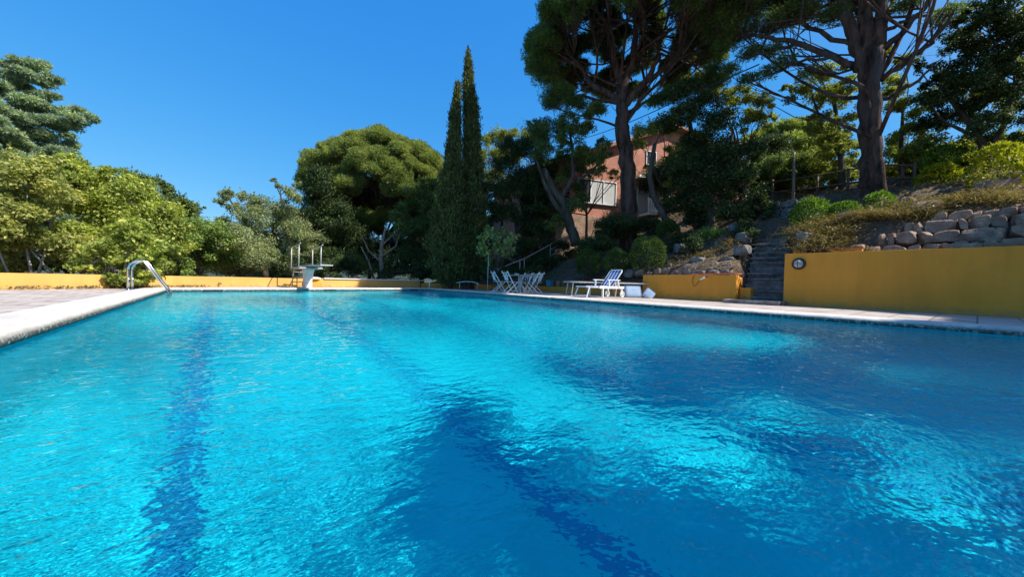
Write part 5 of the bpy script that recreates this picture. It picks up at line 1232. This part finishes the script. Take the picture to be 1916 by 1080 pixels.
# --- dry brush: arching straw-coloured stems
def brush(label, pts, n, seed, L=.45, mat='straw', group='dry brush on the slope', leafy=0.12):
    rs = np.random.RandomState(seed); Vs = []; Fs = []; off = 0; P0 = None
    for k in range(n):
        px, py, r = pts[rs.randint(len(pts))]; px += rs.normal(0, 14); 
        P = gp(px, py, r*rs.uniform(.97, 1.03)); z = ht(P[0], P[1])
        if P0 is None: P0 = (P[0], P[1], z)
        a = rs.uniform(0, 2*pi); l = L*rs.uniform(.5, 1.4); ww = rs.uniform(.006, .015)
        d = np.array([cos(a), sin(a), 0]); s = np.array([-sin(a), cos(a), 0])*ww; q = []
        lift = rs.uniform(.3, 1.)
        for j in range(5):
            u = j/4; c = np.array([P[0], P[1], z-.03])+d*l*u+np.array([0, 0, l*lift*(u-.75*u*u)])+rs.normal(0, .012, 3)
            q += [c-s*(1-u*.7), c+s*(1-u*.7)]
        Vs.append(np.array(q)); 
        for j in range(4): Fs.append((off+2*j, off+2*j+1, off+2*j+3, off+2*j+2))
        off += 10
        for j in range(int(rs.poisson(2.2*leafy*4))):
            c = q[2*rs.randint(1, 5)]+rs.normal(0, .03, 3); v = leaf_quads(np.array([c]), np.array([.055*rs.uniform(.6, 1.3)]), rs); Vs.append(v); Fs.append((off, off+1, off+2, off+3)); off += 4
    e = empty('dry_brush', P0, 0, label, 'dry plants', group)
    arr_mesh('stems', np.concatenate(Vs), np.array(Fs), M[mat], e, world=True); return e
brush('dry straw-coloured brush tumbling over the wall top right of the steps', [(1505, 445, 15.2), (1550, 440, 15.4), (1600, 440, 15.2), (1520, 455, 14.6), (1570, 455, 14.6)], 2400, 41, .6)
brush('dry brush around the foot of the double stemmed pine', [(1640, 410, 15.8), (1690, 400, 16), (1660, 430, 15), (1720, 420, 15.2), (1620, 425, 15.4)], 2600, 42, .62)
brush('pale dry stems spilling over the orange wall top beside the steps', [(1500, 462, 13.6), (1540, 460, 13.6), (1580, 458, 13.6), (1620, 452, 13.7), (1560, 450, 14.2)], 1500, 47, .5)
brush('sparse dry brush between the boulders and the golden shrubs', [(1760, 400, 15.8), (1820, 390, 15.8), (1880, 385, 15.6), (1780, 380, 17), (1850, 370, 17)], 2200, 43, .55)
brush('grey-green dry brush in the shade above the hose wall', [(1270, 470, 15.6), (1310, 465, 15.8), (1360, 450, 16.2), (1400, 440, 16.5)], 900, 44, .42)
o = brush('dry grass tufts by the low wall end behind the flat sunbed', [(1190, 505, 14.6), (1205, 503, 14.4)], 120, 45, .35)
# weeds at the foot of the left wall
rs = np.random.RandomState(50); C = []
for k in range(260):
    u_ = rs.uniform(.35, .85); q = Vector(WALL_A).lerp(Vector(WALL_B), u_)+Vector((.06, -.06))*rs.uniform(.6, 2.5)
    C += [(q.x+rs.normal(0, .02), q.y+rs.normal(0, .02), rs.uniform(0, .07)) for _ in range(6)]
C = np.array(C); o = arr_mesh('weeds', leaf_quads(C, rs.uniform(.03, .08, len(C)), rs), np.arange(len(C)*4).reshape(-1, 4), M['straw']); tag(o, 'small dry weeds along the foot of the low yellow wall', 'weeds', kind='stuff')
# ground litter of the slope
nl_ = 26000; X_ = rs.uniform(12.9, 24, nl_); Y_ = rs.uniform(-4, 20, nl_); Z_ = height(X_, Y_)+rs.uniform(0, .05, nl_)
ok = Z_ > .1; C = np.stack([X_, Y_, Z_], 1)[ok]
o = arr_mesh('ground_cover', leaf_quads(C, rs.uniform(.05, .13, len(C)), rs, 1.2), np.arange(len(C)*4).reshape(-1, 4), M['straw']); tag(o, 'dry leaves and low ground cover over the shaded slope', 'ground cover', kind='stuff')

# --- trees beside and behind the camera, whose shade lies on the water
def side_tree(label, lobes, trunk_xy, seed, dens=1.3, name='oak_tree', mat='oakdark'):
    rs = np.random.RandomState(seed); g0 = np.array([trunk_xy[0], trunk_xy[1], ht(*trunk_xy)-.1]); e = empty(name, g0, 0, label, 'tree')
    bl = [(np.array([x, y, z]), q, q*.7) for x, y, z, q in lobes]; c = np.mean([b_[0] for b_ in bl], axis=0)
    V, Fq, cl = crown(bl, .16, dens, rs, 'leaf', .36); arr_mesh('crown', V, Fq, M[mat], e, world=True)
    mb = MB(); f = g0+(c-g0)*.6; mb.tube(wob(g0, f, 5, .04, rs), list(np.linspace(.3, .18, 6)), 9)
    for b_ in bl: mb.tube(wob(f, b_[0], 4, .06, rs), [.12, .09, .07, .05, .03], 6)
    mb.build('trunk', M['bark'], e, world=True)
for a in SIDE: side_tree(*a)
